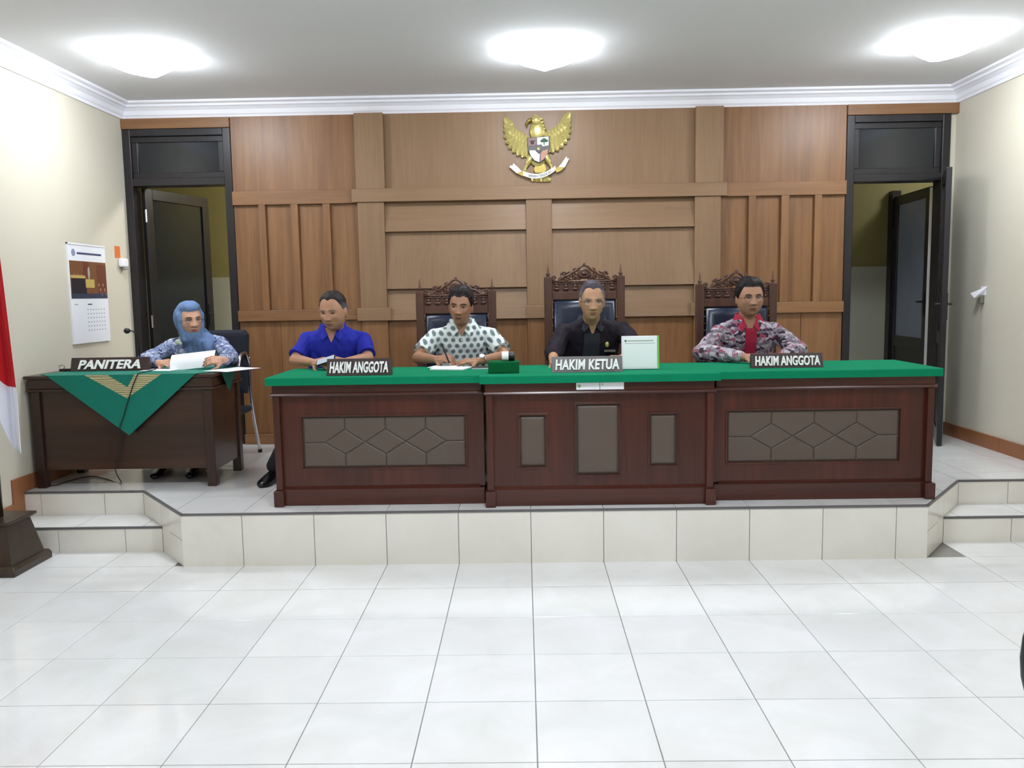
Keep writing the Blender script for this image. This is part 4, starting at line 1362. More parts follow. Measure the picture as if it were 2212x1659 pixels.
def batik_mat(name, stops, scale, dist, edge=None):
    k = NT(name)
    geo = k.n('ShaderNodeNewGeometry').outputs['Position']
    nz = k.n('ShaderNodeTexNoise'); nz.inputs['Scale'].default_value = 22; nz.inputs['Detail'].default_value = 3
    k.l(geo, nz.inputs['Vector'])
    sub = k.n('ShaderNodeVectorMath', operation='SUBTRACT'); sub.inputs[1].default_value = (0.5, 0.5, 0.5); k.l(nz.outputs['Color'], sub.inputs[0])
    scl = k.n('ShaderNodeVectorMath', operation='SCALE'); scl.inputs['Scale'].default_value = dist; k.l(sub.outputs[0], scl.inputs[0])
    add = k.n('ShaderNodeVectorMath', operation='ADD'); k.l(geo, add.inputs[0]); k.l(scl.outputs[0], add.inputs[1])
    mp = k.n('ShaderNodeMapping'); mp.inputs['Rotation'].default_value = (0.2, 0.6, 0.1); mp.inputs['Scale'].default_value = (1.0, 1.0, 1.9)
    k.l(add.outputs[0], mp.inputs[0])
    vo = k.n('ShaderNodeTexVoronoi'); vo.feature = 'F1'; vo.inputs['Scale'].default_value = scale
    k.l(mp.outputs[0], vo.inputs['Vector'])
    sp = k.n('ShaderNodeSeparateColor'); k.l(vo.outputs['Color'], sp.inputs[0])
    c = k.ramp(sp.outputs[0], stops, 'CONSTANT')
    if edge:
        ve = k.n('ShaderNodeTexVoronoi'); ve.feature = 'DISTANCE_TO_EDGE'; ve.inputs['Scale'].default_value = scale
        k.l(mp.outputs[0], ve.inputs['Vector'])
        m_ = k.ramp(ve.outputs['Distance'], [(0.0, (1, 1, 1, 1)), (0.10, (0, 0, 0, 1))])
        c = k.mix(m_, c, edge)
    k.col(c); k.set(0.75, 0, 0.2)
    return k.m
M_POLKA = polka_mat()
M_BATIKRED = batik_mat('red_grey_batik', [(0.0, lin((58, 46, 60))), (0.20, lin((120, 112, 122))), (0.42, lin((176, 166, 176))), (0.68, lin((160, 78, 100))), (0.80, lin((142, 132, 142))), (0.92, lin((196, 186, 194)))], 34, 0.07)
M_BATIKBLU = batik_mat('navy_white_leaf_print', [(0.0, lin((150, 162, 196))), (0.35, lin((190, 198, 220))), (0.7, lin((120, 134, 172))), (0.9, lin((70, 80, 118)))], 30, 0.05, lin((48, 56, 92)))

def hl(front, side, back, temple=None):
    """hairline heights: forehead, over the ear, nape"""
    def f(az):
        if az < 0.75:
            tq = az / 0.75
            return front + (temple if temple is not None else 0.0) * math.sin(min(1, tq) * math.pi)
        if az < 1.25:
            q = (az - 0.75) / 0.5
            return front + (side - front) * q
        if az < 1.75: return side
        q = min(1, (az - 1.75) / 0.7)
        return side + (back - side) * q
    return f

ZTAB = ZD
def arm(sh, el, wr, dr, up, side, **kw):
    d = dict(sh=sh, el=el, wr=wr, dir=dr, up=up, side=side); d.update(kw); return d

def legs(x, y0, zk=0.80, spread=0.10, fy=5.13, dx=0.0):
    return [dict(kn=(x - spread + dx, y0, zk), an=(x - spread + dx, y0 + 0.06, 0.40)), dict(kn=(x + spread + dx, y0, zk), an=(x + spread + dx, y0 + 0.06, 0.40))]

# man in the blue shirt
P1 = build_person('man in a royal blue shirt looking down at a phone in his hands', (-1.222, 5.37, 1.390), (-0.20, 0.18, 0.0), 1.275, (-1.245, 5.47), (-1.26, 5.60, 0.80),
    [arm((-1.425, 5.47, 1.195), (-1.475, 5.34, 1.085), (-1.315, 5.165, 1.078), (0.75, -0.55, 0.10), (-0.25, -0.55, 0.8), 1, curl=0.75, slv=0.80),
     arm((-1.060, 5.47, 1.195), (-1.005, 5.34, 1.088), (-1.115, 5.165, 1.080), (-0.8, -0.5, 0.18), (0.25, -0.5, 0.8), -1, curl=0.75, slv=0.80)],
    SK1, dict(hw=0.078, hd=0.098, hh=0.122, jaw=0.24), M_BLUE, 'short',
    hair=(hair_mat('salt_pepper_hair', (34, 26, 26), (120, 112, 116), 1.425), hl(0.088, 0.018, -0.05, 0.010), 0.007, 0.006), trouser=M_TROU,
    feet=[dict(kn=(-1.40, 5.20, 0.775), an=(-1.635, 5.30, 0.40), toe=(-0.15, -1, 0)), dict(kn=(-1.12, 5.15, 0.775), an=(-1.12, 5.2, 0.40))], seed=3.1, collar=M_BLUE, collar_open=0.060)

# man in the dotted shirt
P2 = build_person('man in a white dotted shirt writing with a pen', (-0.408, 5.44, 1.408), (-0.10, 0.10, 0.06), 1.288, (-0.408, 5.55), (-0.42, 5.68, 0.855),
    [arm((-0.595, 5.55, 1.205), (-0.690, 5.40, 1.082), (-0.555, 5.195, 1.085), (0.75, -0.45, 0.12), (-0.5, -0.3, 0.75), 1, curl=0.85, slv=0.72),
     arm((-0.222, 5.55, 1.205), (-0.120, 5.40, 1.085), (-0.290, 5.235, 1.068), (-0.85, -0.30, -0.02), (0.0, -0.25, 1), -1, curl=0.22, slv=0.72)],
    SK2, dict(hw=0.070, hd=0.094, hh=0.120, jaw=0.30, nose=1.05), M_POLKA, 'short',
    hair=(hair_mat('dark_brown_hair', (30, 20, 22), (44, 32, 32), 1.40), hl(0.080, 0.004, -0.05, 0.016), 0.013, 0.012), trouser=M_TROU, feet=legs(-0.49, 5.22, spread=0.085), seed=5.3, collar=M_POLKA, collar_open=0.050, shirt_kw=dict(sleeve_r=(0.068, 0.070)))

# man in the black jacket
P3 = build_person('man in a black jacket with glasses leaning towards the middle name plate', (0.432, 5.29, 1.428), (0.02, 0.10, 0.02), 1.305, (0.440, 5.43), (0.43, 5.64, 0.855),
    [arm((0.262, 5.44, 1.225), (0.190, 5.33, 1.110), (0.175, 5.10, 1.075), (0.25, -0.9, -0.05), (-0.55, -0.2, 0.8), 1, curl=0.5, slv=0.95),
     arm((0.640, 5.44, 1.235), (0.725, 5.33, 1.120), (0.600, 5.12, 1.080), (-0.6, -0.7, 0.0), (0.3, -0.2, 0.9), -1, curl=0.5)],
    SK3, dict(hw=0.072, hd=0.096, hh=0.124, jaw=0.32, nose=1.1), M_JACKET, 'long',
    hair=(hair_mat('grey_hair', (64, 58, 66), (128, 122, 126), 1.49), hl(0.086, 0.012, -0.05, 0.010), 0.007, 0.006), trouser=M_TROU, feet=legs(0.43, 5.2), seed=8.7, collar=M_GREYSHIRT, collar_open=0.070, shirt_kw=dict(fat=0.014, sleeve_r=(0.072, 0.070), cuff=0.4, cuff_r=0.056))

# man in the red batik shirt
P4 = build_person('man in a red and grey batik shirt with glasses and black hair', (1.462, 5.44, 1.432), (0.0, 0.04, 0.0), 1.290, (1.470, 5.54), (1.48, 5.68, 0.855),
    [arm((1.285, 5.54, 1.200), (1.150, 5.37, 1.085), (1.345, 5.13, 1.078), (0.85, -0.4, 0.0), (0.0, -0.3, 1), 1, curl=0.5),
     arm((1.660, 5.54, 1.205), (1.755, 5.37, 1.092), (1.590, 5.13, 1.078), (-0.85, -0.4, 0.0), (0.0, -0.3, 1), -1, curl=0.5)],
    SK4, dict(hw=0.079, hd=0.097, hh=0.119, jaw=0.20, cheek=0.04), M_BATIKRED, 'long',
    hair=(hair_mat('black_hair', (18, 14, 16), (20, 16, 18), 1.40), hl(0.080, 0.000, -0.05, 0.010), 0.013, 0.010), trouser=M_TROU, feet=legs(1.48, 5.2), seed=11.9, collar=M_CRIMSON, collar_open=0.055, shirt_kw=dict(fat=0.016, sleeve_r=(0.070, 0.072)))

# clerk in a blue headscarf
PW = build_person('woman clerk in a blue headscarf and glasses holding a sheet of paper', (-2.345, 5.85, 1.335), (0.66, 0.02, -0.04), 1.235, (-2.335, 5.92), (-2.34, 6.02, 0.80),
    [arm((-2.50, 5.92, 1.155), (-2.625, 5.76, 1.072), (-2.455, 5.545, 1.062), (0.9, -0.35, 0.05), (-0.15, -0.5, 0.85), 1, curl=0.7, size=0.9),
     arm((-2.165, 5.92, 1.160), (-2.030, 5.72, 1.085), (-1.985, 5.475, 1.082), (-0.85, -0.40, 0.02), (0.05, -0.75, 0.65), -1, curl=0.55, size=0.9)],
    SKW, dict(hw=0.072, hd=0.092, hh=0.113, jaw=0.24, cheek=0.03), M_BATIKBLU, 'long', seed=14.2, trouser=M_TROU, feet=[dict(kn=(-2.45, 5.62, 0.74), an=(-2.47, 5.60, 0.40)), dict(kn=(-2.25, 5.62, 0.74), an=(-2.235, 5.60, 0.40))], w=0.94)

glasses(P3[0], P3[1], P3[2], M_GLFR, top_only=True)
glasses(P4[0], P4[1], P4[2], M_GLFR, w=0.025, top_only=True)
glasses(PW[0], PW[1], PW[2], M_GLFR, w=0.023, h=0.014)

# headscarf
Hw = PW[1]
hj = MB()
def hel(c, r):
    hj.ell(Hw @ Vector(c), r, Hw.to_3x3(), 24, 16)
hel((0, 0.036, 0.012), (0.100, 0.104, 0.130))
hel((0, -0.004, 0.090), (0.072, 0.082, 0.050))
hel((0, 0.030, -0.075), (0.082, 0.080, 0.07))
for s in (-1, 1):
    hj.cap(Hw @ Vector((s * 0.078, -0.006, 0.040)), Hw @ Vector((s * 0.056, -0.022, -0.105)), 0.020, 0.028)
hj.cap(Hw @ Vector((-0.05, -0.030, -0.128)), Hw @ Vector((0.05, -0.030, -0.128)), 0.028, 0.028)
ax = PW[4]
hj.cap(Hw @ Vector((0, 0.0, -0.11)), ax(1.205), 0.080, 0.10)
hj.ell(ax(1.18) + Vector((0.02, -0.045, 0)), (0.125, 0.085, 0.060))
hj.ell(ax(1.11) + Vector((0.020, -0.085, 0)), (0.095, 0.052, 0.120))
hj.ell(ax(1.13) + Vector((0.090, -0.070, 0)), (0.062, 0.058, 0.115))
hj.cap(ax(1.20) + Vector((0.085, -0.03, 0)), ax(1.20) + Vector((0.130, -0.02, -0.03)), 0.050, 0.045)
for q in range(4):
    hj.cap(ax(1.19) + Vector((-0.01 + 0.035 * q, -0.118, 0)), ax(1.03) + Vector((-0.02 + 0.04 * q, -0.125, 0)), 0.013, 0.016)
hjm = remesh(hj, 0.006, 3, 0.005, 16.0, 2.2, 'headscarf')
put('headscarf', hjm, M_HIJAB, PW[0], smooth=True)
bq = MB(); c_ = ax(1.20) + Vector((-0.085, -0.125, -0.01))
bq.ell(c_, (0.022, 0.006, 0.018)); bq.ell(c_ + Vector((0.016, -0.002, -0.012)), (0.015, 0.006, 0.012))
put('brooch', bq, plain('pale_green_brooch', (206, 216, 196), 0.35), PW[0], smooth=True)

# placket of the batik shirt, jacket opening, badge and name bar
def strip(mb, P, x0, x1, z0, z1, off, n=10, xt=None):
    axf, yf = P[4], P[3]
    rows = []
    for i in range(n + 1):
        z = z0 + (z1 - z0) * i / n
        q = i / n
        a, b = (x0 + (xt[0] - x0) * q, x1 + (xt[1] - x1) * q) if xt else (x0, x1)
        c = axf(z).x; y = yf(z) - off
        rows.append([(c + a, y, z), (c + b, y, z), (c + b, y + 0.02, z), (c + a, y + 0.02, z)])
    mb.rings(rows)
    return mb
put('placket', strip(MB(), P4, -0.032, 0.040, 1.00, 1.238, 0.024), M_CRIMSON, P4[0], smooth=False)
put('inner_shirt', strip(MB(), P3, -0.060, 0.050, 1.00, 1.225, 0.021, xt=(-0.050, 0.050)), M_GREYSHIRT, P3[0])
bd = MB(); z_ = 1.150; bd.ell((P3[4](z_).x + 0.098, P3[3](z_) - 0.014, z_), (0.013, 0.006, 0.019))
put('badge', bd, M_GOLD, P3[0], smooth=True)
z_ = 1.108; yb_ = P3[3](z_) - 0.018
put('name_bar', MB().box(P3[4](z_).x + 0.082, P3[4](z_).x + 0.155, yb_, yb_ + 0.03, z_ - 0.007, z_ + 0.007, Matrix.Translation((0, 0, 0))), M_PLATEG, P3[0])
z_ = 1.195
put('button_row', MB().ell((P2[4](1.19).x + 0.002, P2[3](1.19) - 0.02, 1.19), (0.005, 0.003, 0.005)), M_WHITE, P2[0])

# ------------------------------------------------------------------ lettering
def text_islands(body, size, extrude, bold=0.0, shear=0.0, spacing=1.0):
    """list of (verts, faces) for each letter, text starting at x=0 on the baseline z=0, facing -Y"""
    cu = bpy.data.curves.new('txt', 'FONT')
    cu.body = body; cu.size = size; cu.extrude = extrude; cu.offset = bold; cu.shear = shear; cu.space_character = spacing
    cu.resolution_u = 4
    o = bpy.data.objects.new('txt', cu); COL.objects.link(o)
    dg = bpy.context.evaluated_depsgraph_get()
    me = bpy.data.meshes.new_from_object(o.evaluated_get(dg))
    bpy.data.objects.remove(o, do_unlink=True)
    bm = bmesh.new(); bm.from_mesh(me)
    bmesh.ops.remove_doubles(bm, verts=bm.verts, dist=1e-6)
    bm.verts.ensure_lookup_table()
    seen = set(); out = []
    for v in bm.verts:
        if v.index in seen: continue
        st, comp = [v], []
        seen.add(v.index)
        while st:
            q = st.pop(); comp.append(q)
            for e_ in q.link_edges:
                w_ = e_.other_vert(q)
                if w_.index not in seen: seen.add(w_.index); st.append(w_)
        ids = {q.index: i for i, q in enumerate(comp)}
        fs = set(f for q in comp for f in q.link_faces)
        out.append(([(q.co.x, -q.co.z, q.co.y) for q in comp], [tuple(ids[x.index] for x in f.verts) for f in fs]))
    bm.free(); bpy.data.meshes.remove(me)
    out.sort(key=lambda c: min(p[0] for p in c[0]))
    return out

def name_plate(body, x0, x1, y, z, h, label, plate_mat, rz=0.0, margin=0.05, tilt=0.30, shear=0.12):
    """wedge shaped plate standing on a desk with raised white letters"""
    w_ = x1 - x0
    t = thing('name_plate', ((x0 + x1) / 2, y, z), label, 'name plate', 'wedge name plates with raised white letters', rz)
    dpt = h * math.tan(tilt)
    put('plate', MB().yz([(0, 0), (0.055, 0), (dpt + 0.012, h), (dpt, h)], -w_ / 2, w_ / 2), plate_mat, t, bevel=0.002, world=False)
    isl = text_islands(body, 1.0, 0.09, 0.030, shear, 1.04)
    allx = [p[0] for c in isl for p in c[0]]; allz = [p[2] for c in isl for p in c[0]]
    tx0, tx1, tz0, tz1 = min(allx), max(allx), min(allz), max(allz)
    fx = (w_ - 2 * margin * w_) / (tx1 - tx0); fz = h * 0.66 / (tz1 - tz0)
    ca, sa = math.cos(tilt), math.sin(tilt)
    for vs, fs in isl:
        q = []
        for (x, yy, zz) in vs:
            X = -w_ / 2 + margin * w_ + (x - tx0) * fx
            Zl = h * 0.17 + (zz - tz0) * fz
            Yl = -0.0045 + yy * 0.05
            q.append((X, Zl * math.tan(tilt) + Yl, Zl))
        put('letter', MB().add(q, fs), M_WHITE, t, world=False)
    return t

name_plate('HAKIM ANGGOTA', -1.125, -0.755, 4.70, ZD, 0.095, 'dark name plate reading HAKIM ANGGOTA in front of the man in blue', M_PLATE, 0.0, shear=0.12)
name_plate('HAKIM KETUA', 0.155, 0.555, 4.70, ZD, 0.088, 'name plate with glare painted grey reading HAKIM KETUA beside the white desk sign', M_PLATEG, 0.0)
name_plate('HAKIM ANGGOTA', 1.305, 1.715, 4.79, ZD, 0.082, 'dark name plate reading HAKIM ANGGOTA in front of the red batik shirt', M_PLATE, 0.0)
name_plate('PANITERA', -2.985, -2.47, 5.42, CZ + 0.004, 0.088, 'dark name plate reading PANITERA on the clerk desk', M_PLATE, 0.0, margin=0.10, shear=0.22)

# ------------------------------------------------------------------ national eagle emblem on the panelling
ES = 0.1145 * 6.66 / 1801.96
EX, EZ = 0.129, 2.607            # world position of emblem-sketch point (893, 800)
EY = YP - 0.001
def ep(px, py):
    return (EX + (px - 893) * ES, EZ - (py - 800) * ES)
em = thing('eagle_emblem', (EX, EY, EZ - 0.26), 'gold eagle emblem with quartered shield and white ribbon on the panelling', 'emblem')
def feather(mb, root, tip, wr, y, bulge):
    a, b = Vector(ep(*root)), Vector(ep(*tip))
    d = b - a; L = d.length; d.normalize(); nrm = Vector((-d.y, d.x))
    rows = []
    for q, f in ((0, 0.55), (0.25, 0.95), (0.55, 1.0), (0.8, 0.9), (0.93, 0.6), (1.0, 0.12)):
        c = a + d * (L * q)
        hw_ = wr * f * ES
        yy = y - bulge * math.sin(math.pi * (0.15 + 0.75 * q))
        rows.append([(c.x - nrm.x * hw_, yy + 0.004, c.y - nrm.y * hw_), (c.x, yy - 0.006, c.y), (c.x + nrm.x * hw_, yy + 0.004, c.y + nrm.y * hw_), (c.x, yy + 0.012, c.y)])
    mb.rings(rows)
for s in (-1, 1):
    mx = (lambda x: x) if s < 0 else (lambda x: 1786 - x)
    dyw = 0 if s < 0 else -70
    wing = put('wing', MB().xz([ep(mx(x), y + dyw) for x, y in ((320, 300), (420, 400), (600, 520), (740, 600), (740, 900), (640, 915), (480, 840), (380, 740), (315, 600), (295, 420))], EY - 0.010, EY), M_GOLDDK, em)
    tips = [(285, 225), (268, 340), (262, 460), (272, 580), (305, 690), (360, 785), (435, 860), (520, 918), (610, 950), (690, 950)]
    roots = [(440, 400), (470, 410), (500, 430), (530, 455), (560, 475), (595, 500), (630, 525), (665, 550), (700, 580), (730, 610)]
    for i, (r_, t_) in enumerate(zip(roots, tips)):
        fb = MB(); feather(fb, (mx(r_[0]), r_[1] + dyw), (mx(t_[0]), t_[1] + dyw), 60, EY - 0.014 - 0.0006 * i, 0.016)
        put('feather', fb, M_GOLD, wing, smooth=False)
    for i in range(6):
        q = i / 5
        r_ = (440 + 290 * q, 385 + 190 * q); t_ = (400 + 280 * q, 560 + 200 * q)
        fb = MB(); feather(fb, (mx(r_[0]), r_[1] + dyw), (mx(t_[0]), t_[1] + dyw), 56, EY - 0.028, 0.010)
        put('covert_feather', fb, M_GOLD, wing, smooth=False)
bd_ = MB()
x_, z_ = ep(893, 470); bd_.ell((x_, EY - 0.022, z_), (150 * ES, 0.026, 190 * ES), nu=20, nv=12)
x_, z_ = ep(893, 860); bd_.ell((x_, EY - 0.016, z_), (190 * ES, 0.020, 260 * ES), nu=20, nv=12)
put('body', bd_, M_GOLD, em, smooth=True)
hb = MB(); x_, z_ = ep(868, 285); hb.ell((x_, EY - 0.034, z_), (88 * ES, 0.024, 92 * ES), nu=16, nv=10)
for i in range(4):
    x_, z_ = ep(960 + 18 * i, 260 + 60 * i); hb.ell((x_, EY - 0.032, z_), (42 * ES, 0.010, 26 * ES), nu=8, nv=6)
x_, z_ = ep(868, 200); hb.ell((x_, EY - 0.030, z_), (58 * ES, 0.012, 20 * ES), nu=8, nv=6)
hd_ = put('head', hb, M_GOLD, em, smooth=True)
bk = MB(); bk.tube([(*[ep(790, 275)[0]], EY - 0.036, ep(790, 275)[1]), (ep(735, 290)[0], EY - 0.038, ep(735, 290)[1]), (ep(692, 340)[0], EY - 0.036, ep(692, 340)[1]), (ep(705, 410)[0], EY - 0.034, ep(705, 410)[1])], [0.018, 0.015, 0.011, 0.003], 8)
put('beak', bk, M_GOLDDK, hd_, smooth=True)
M_SHR = plain('shield_maroon', (104, 52, 50), 0.4); M_SHB = plain('shield_black', (34, 26, 30), 0.4); M_SHG = plain('tree_green', (44, 84, 62), 0.5)
M_SHP = plain('shield_red_brown', (178, 120, 88), 0.4)
sh = [(700, 600), (1108, 580), (1112, 800), (1085, 905), (1020, 1000), (920, 1062), (820, 1020), (745, 930), (705, 800)]
sho = put('shield', MB().xz([ep(*p) for p in sh], EY - 0.052, EY - 0.02), M_SHB, em, bevel=0.002)
Y0, Y1 = EY - 0.056, EY - 0.050
put('quarter', MB().xz([ep(*p) for p in ((718, 615), (870, 606), (870, 740), (715, 765))], Y0, Y1), M_SHR, sho)
put('quarter', MB().xz([ep(*p) for p in ((885, 604), (1092, 592), (1092, 745), (985, 760), (960, 725), (885, 735))], Y0, Y1), M_WHITE, sho)
put('quarter', MB().xz([ep(*p) for p in ((735, 835), (840, 830), (900, 890), (928, 900), (920, 1045), (830, 1008), (765, 925))], Y0, Y1), M_WHITE, sho)
put('quarter', MB().xz([ep(*p) for p in ((945, 895), (985, 840), (1080, 815), (1068, 895), (1010, 985), (942, 1035))], Y0, Y1), M_SHP, sho)
tr = MB()
for (px, py, r) in ((1010, 650, 46), (975, 668, 34), (1050, 665, 36)):
    x_, z_ = ep(px, py); tr.ell((x_, EY - 0.058, z_), (r * ES, 0.004, r * 0.75 * ES), nu=10, nv=6)
tr.xz([ep(*p) for p in ((1000, 680), (1022, 680), (1022, 740), (1000, 740))], Y0 - 0.003, Y0)
put('tree', tr, M_SHG, sho)
bh = MB()
x_, z_ = ep(795, 690); bh.ell((x_, EY - 0.058, z_), (30 * ES, 0.004, 36 * ES), nu=8, nv=6)
bh.tube([(ep(745, 655)[0], EY - 0.058, ep(745, 655)[1]), (ep(770, 675)[0], EY - 0.058, ep(770, 675)[1]), (ep(820, 675)[0], EY - 0.058, ep(820, 675)[1]), (ep(846, 652)[0], EY - 0.058, ep(846, 652)[1])], [0.001, 0.003, 0.003, 0.001], 6)
put('buffalo_head', bh, M_SHB, sho)
put('center_shield', MB().xz([ep(*p) for p in ((850, 765), (905, 745), (955, 765), (950, 830), (905, 880), (860, 830))], Y0 - 0.003, Y1), M_SHB, sho)
star = [ep(905 + (34 if k % 2 == 0 else 14) * math.sin(k * math.pi / 5), 808 - (34 if k % 2 == 0 else 14) * math.cos(k * math.pi / 5)) for k in range(10)]
put('star', MB().xz(star, Y0 - 0.006, Y0 - 0.002), M_GOLDDK, sho)
for s in (-1, 1):
    mx = (lambda x: x) if s < 0 else (lambda x: 1800 - x)
    lg = MB(); P_ = lambda x, y, d: (ep(mx(x), y)[0], EY - d, ep(mx(x), y)[1])
    dy2 = 0 if s < 0 else -20
    lg.cap(P_(745, 970 + dy2, 0.03), P_(700, 1060 + dy2, 0.03), 0.028, 0.020)
    lg.cap(P_(700, 1060 + dy2, 0.03), P_(655, 1150 + dy2, 0.03), 0.018, 0.011)
    for k in (-1, 0, 1): lg.cap(P_(655, 1150 + dy2, 0.034), P_(645 + 32 * k, 1205 + dy2, 0.03), 0.009, 0.004)
    put('leg', lg, M_GOLD, em, smooth=True)
tl = put('tail', MB().xz([ep(*p) for p in ((850, 1060), (1020, 1060), (1060, 1180), (1000, 1230), (840, 1230), (810, 1170))], EY - 0.022, EY), M_GOLDDK, em, bevel=0.003)
for k in range(5):
    fb = MB(); feather(fb, (905 + 20 * (k - 2), 1240), (955 + 85 * (k - 2), 1400 - 8 * abs(k - 2)), 50, EY - 0.010, 0.008)
    put('tail_feather', fb, M_GOLD, tl)
# ribbon: arc with folded ends
rb = MB(); rows = []
def arc(u):                       # u -1..1
    return (915 + 300 * u, 1290 - 100 * u * u - 40 * u)
for i in range(25):
    u = -1 + 2 * i / 24
    px, py = arc(u); yy = EY - 0.046 + 0.010 * u * u
    a, b = ep(px, py - 42), ep(px, py + 42)
    rows.append([(a[0], yy, a[1]), (b[0], yy, b[1]), (b[0], yy + 0.004, b[1]), (a[0], yy + 0.004, a[1])])
rb.rings(rows)
rbo = put('ribbon', rb, M_WHITE, em)
for s, P_ in ((-1, [(590, 1190), (500, 1232), (365, 1112), (395, 1080), (420, 1100), (440, 1045), (520, 1120)]), (1, [(1270, 1130), (1390, 1138), (1475, 975), (1440, 985), (1420, 940), (1330, 1065)])):
    put('ribbon_end', MB().xz([ep(*p) for p in P_], EY - 0.030, EY - 0.026), M_WHITE, rbo)
put('ribbon_fold', MB().xz([ep(*p) for p in ((500, 1232), (590, 1190), (650, 1210), (640, 1290), (590, 1275))], EY - 0.034, EY - 0.030), M_GOLDDK, rbo)
put('ribbon_fold', MB().xz([ep(*p) for p in ((1270, 1130), (1390, 1138), (1310, 1205), (1235, 1230), (1200, 1160))], EY - 0.034, EY - 0.030), M_GOLDDK, rbo)
isl = text_islands('BHINNEKA TUNGGAL IKA', 1.0, 0.01, 0.012)
ax_ = [p[0] for c in isl for p in c[0]]; W0, W1 = min(ax_), max(ax_)
lt = MB()
for vs, fs in isl:
    q = []
    for (x, yy, zz) in vs:
        u = -0.66 + 1.40 * (x - W0) / (W1 - W0)
        px, py = arc(u)
        c = ep(px, py + 24 - zz * 66)
        q.append((c[0], EY - 0.0475 + 0.010 * u * u, c[1]))
    lt.add(q, fs)
lo = put('lettering', lt, M_BLACK, rbo); lo['kind'] = 'stuff'

# ------------------------------------------------------------------ things on the bench
tag(put('gavel_block', MB().box(-0.205, -0.030, 4.70, 4.83, ZD, ZD + 0.066), M_GREENDK, bevel=0.006), 'small dark green felt covered block on the middle desk', 'block')
gv = thing('gavel', (-0.09, 4.77, ZD + 0.066), 'short white and black gavel head lying on the green block', 'gavel')
put('white_band', MB().lathe([(0.026, -0.128), (0.027, -0.124), (0.027, -0.092), (0.026, -0.090)], (0, 4.77, ZD + 0.093), 20, 'x'), M_WHITE, gv, smooth=False)
put('head', MB().lathe([(0.024, -0.090), (0.0265, -0.086), (0.0265, -0.060), (0.022, -0.055)], (0, 4.77, ZD + 0.093), 20, 'x'), M_BLACK, gv, smooth=False)
sg = thing('desk_sign', (0.675, 4.83, ZD), 'white upright desk sign with a green edge beside the middle name plate', 'sign')
Rm = Matrix.Translation((0.675, 4.83, ZD)) @ Matrix.Rotation(-0.12, 4, 'X')
put('board', MB().box(-0.108, 0.098, 0, 0.024, 0.002, 0.195, Rm), M_PAPER, sg, bevel=0.003)
put('green_edge', MB().box(0.098, 0.108, -0.001, 0.024, 0.002, 0.195, Rm), M_GREENEDGE, sg)
M_PRINT = plain('faint_grey_print', (170, 182, 182), 0.7); M_SHEET = plain('cool_white_sheet', (242, 250, 250), 0.5, var=0.02)
put('sheet', MB().box(-0.098, 0.092, -0.002, 0.0, 0.012, 0.185, Rm), M_SHEET, sg)
put('heading_line', MB().box(-0.075, 0.075, -0.003, -0.002, 0.163, 0.169, Rm), M_PRINT, sg)
put('heading_line', MB().box(-0.09, 0.085, -0.003, -0.002, 0.150, 0.153, Rm), M_PRINT, sg)
put('small_crest', MB().lathe([(0.007, -0.003), (0.007, -0.002)], (0, 0, 0), 10, 'y').xform(Rm @ Matrix.Translation((-0.086, 0, 0.166))), plain('crest_green', (70, 130, 90), 0.6), sg)
# stickers on the frieze
ys = YCN - 0.012
st = thing('frieze_sticker', (0.35, ys, 0.951), 'white sticker with a green mark under the green cloth', 'sticker', 'paper stickers on the middle desk')
put('sticker_paper', MB().box(0.284, 0.412, ys - 0.002, ys - 0.0002, 0.951, 0.990), M_PAPER, st)
put('green_mark', MB().lathe([(0.010, -0.003), (0.010, -0.002)], (0.300, ys, 0.972), 12, 'y'), plain('sticker_green', (150, 190, 130), 0.6), st)
st = thing('frieze_sticker', (0.48, ys, 0.951), 'plain white sticker joined to the green marked one', 'sticker', 'paper stickers on the middle desk')
put('sticker_paper', MB().box(0.415, 0.546, ys - 0.002, ys - 0.0002, 0.951, 0.990), M_PAPER, st)
put('grey_mark', MB().box(0.425, 0.432, ys - 0.003, ys - 0.002, 0.974, 0.986), M_PRINT, st)
# papers, notebook, phone, pen, watch
nbk = thing('notebook', (-0.43, 5.08, ZD), 'open white notebook under the hands of the man in dots', 'notebook')
Rn = Matrix.Translation((-0.43, 5.10, ZD)) @ Matrix.Rotation(-0.25, 4, 'Z')
put('page_block', MB().box(-0.105, 0.105, -0.15, 0.02, 0.0005, 0.010, Rn), M_PAPER, nbk, bevel=0.002)
put('page', MB().box(-0.14, -0.0, -0.10, 0.06, 0.0105, 0.0125, Rn), M_PAPER, nbk)
pbk = thing('pocket_book', (-0.24, 5.06, ZD), 'dark thin pocket book behind the green block', 'book')
put('cover', MB().box(-0.32, -0.17, 4.99, 5.13, ZD + 0.0005, ZD + 0.008), M_BLACK, pbk, bevel=0.001)
put('page_edge', MB().box(-0.317, -0.173, 4.988, 5.128, ZD + 0.002, ZD + 0.0065), M_PAPER, pbk)
pen = thing('pen', (-0.47, 5.10, 1.06), 'dark ballpoint pen in the hand of the man in dots', 'pen')
pa, pb_ = Vector((-0.452, 5.085, ZD + 0.014)), Vector((-0.508, 5.135, 1.185))
put('barrel', MB().tube([pa.lerp(pb_, 0.12), pb_], 0.0052, 8), M_BLACK, pen)
put('tip', MB().tube([pa, pa.lerp(pb_, 0.12)], [0.001, 0.004], 8), M_CHROME, pen)
wt = thing('wristwatch', (-0.27, 5.25, 1.08), 'silver wristwatch on the arm of the man in dots', 'watch')
wd_ = (Vector((-0.290, 5.235, 1.068)) - Vector((-0.120, 5.40, 1.085))).normalized()
wc_ = Vector((-0.290, 5.235, 1.068)) - wd_ * 0.035
ua = wd_.cross(Vector((0, 0, 1))).normalized(); ub = ua.cross(wd_)
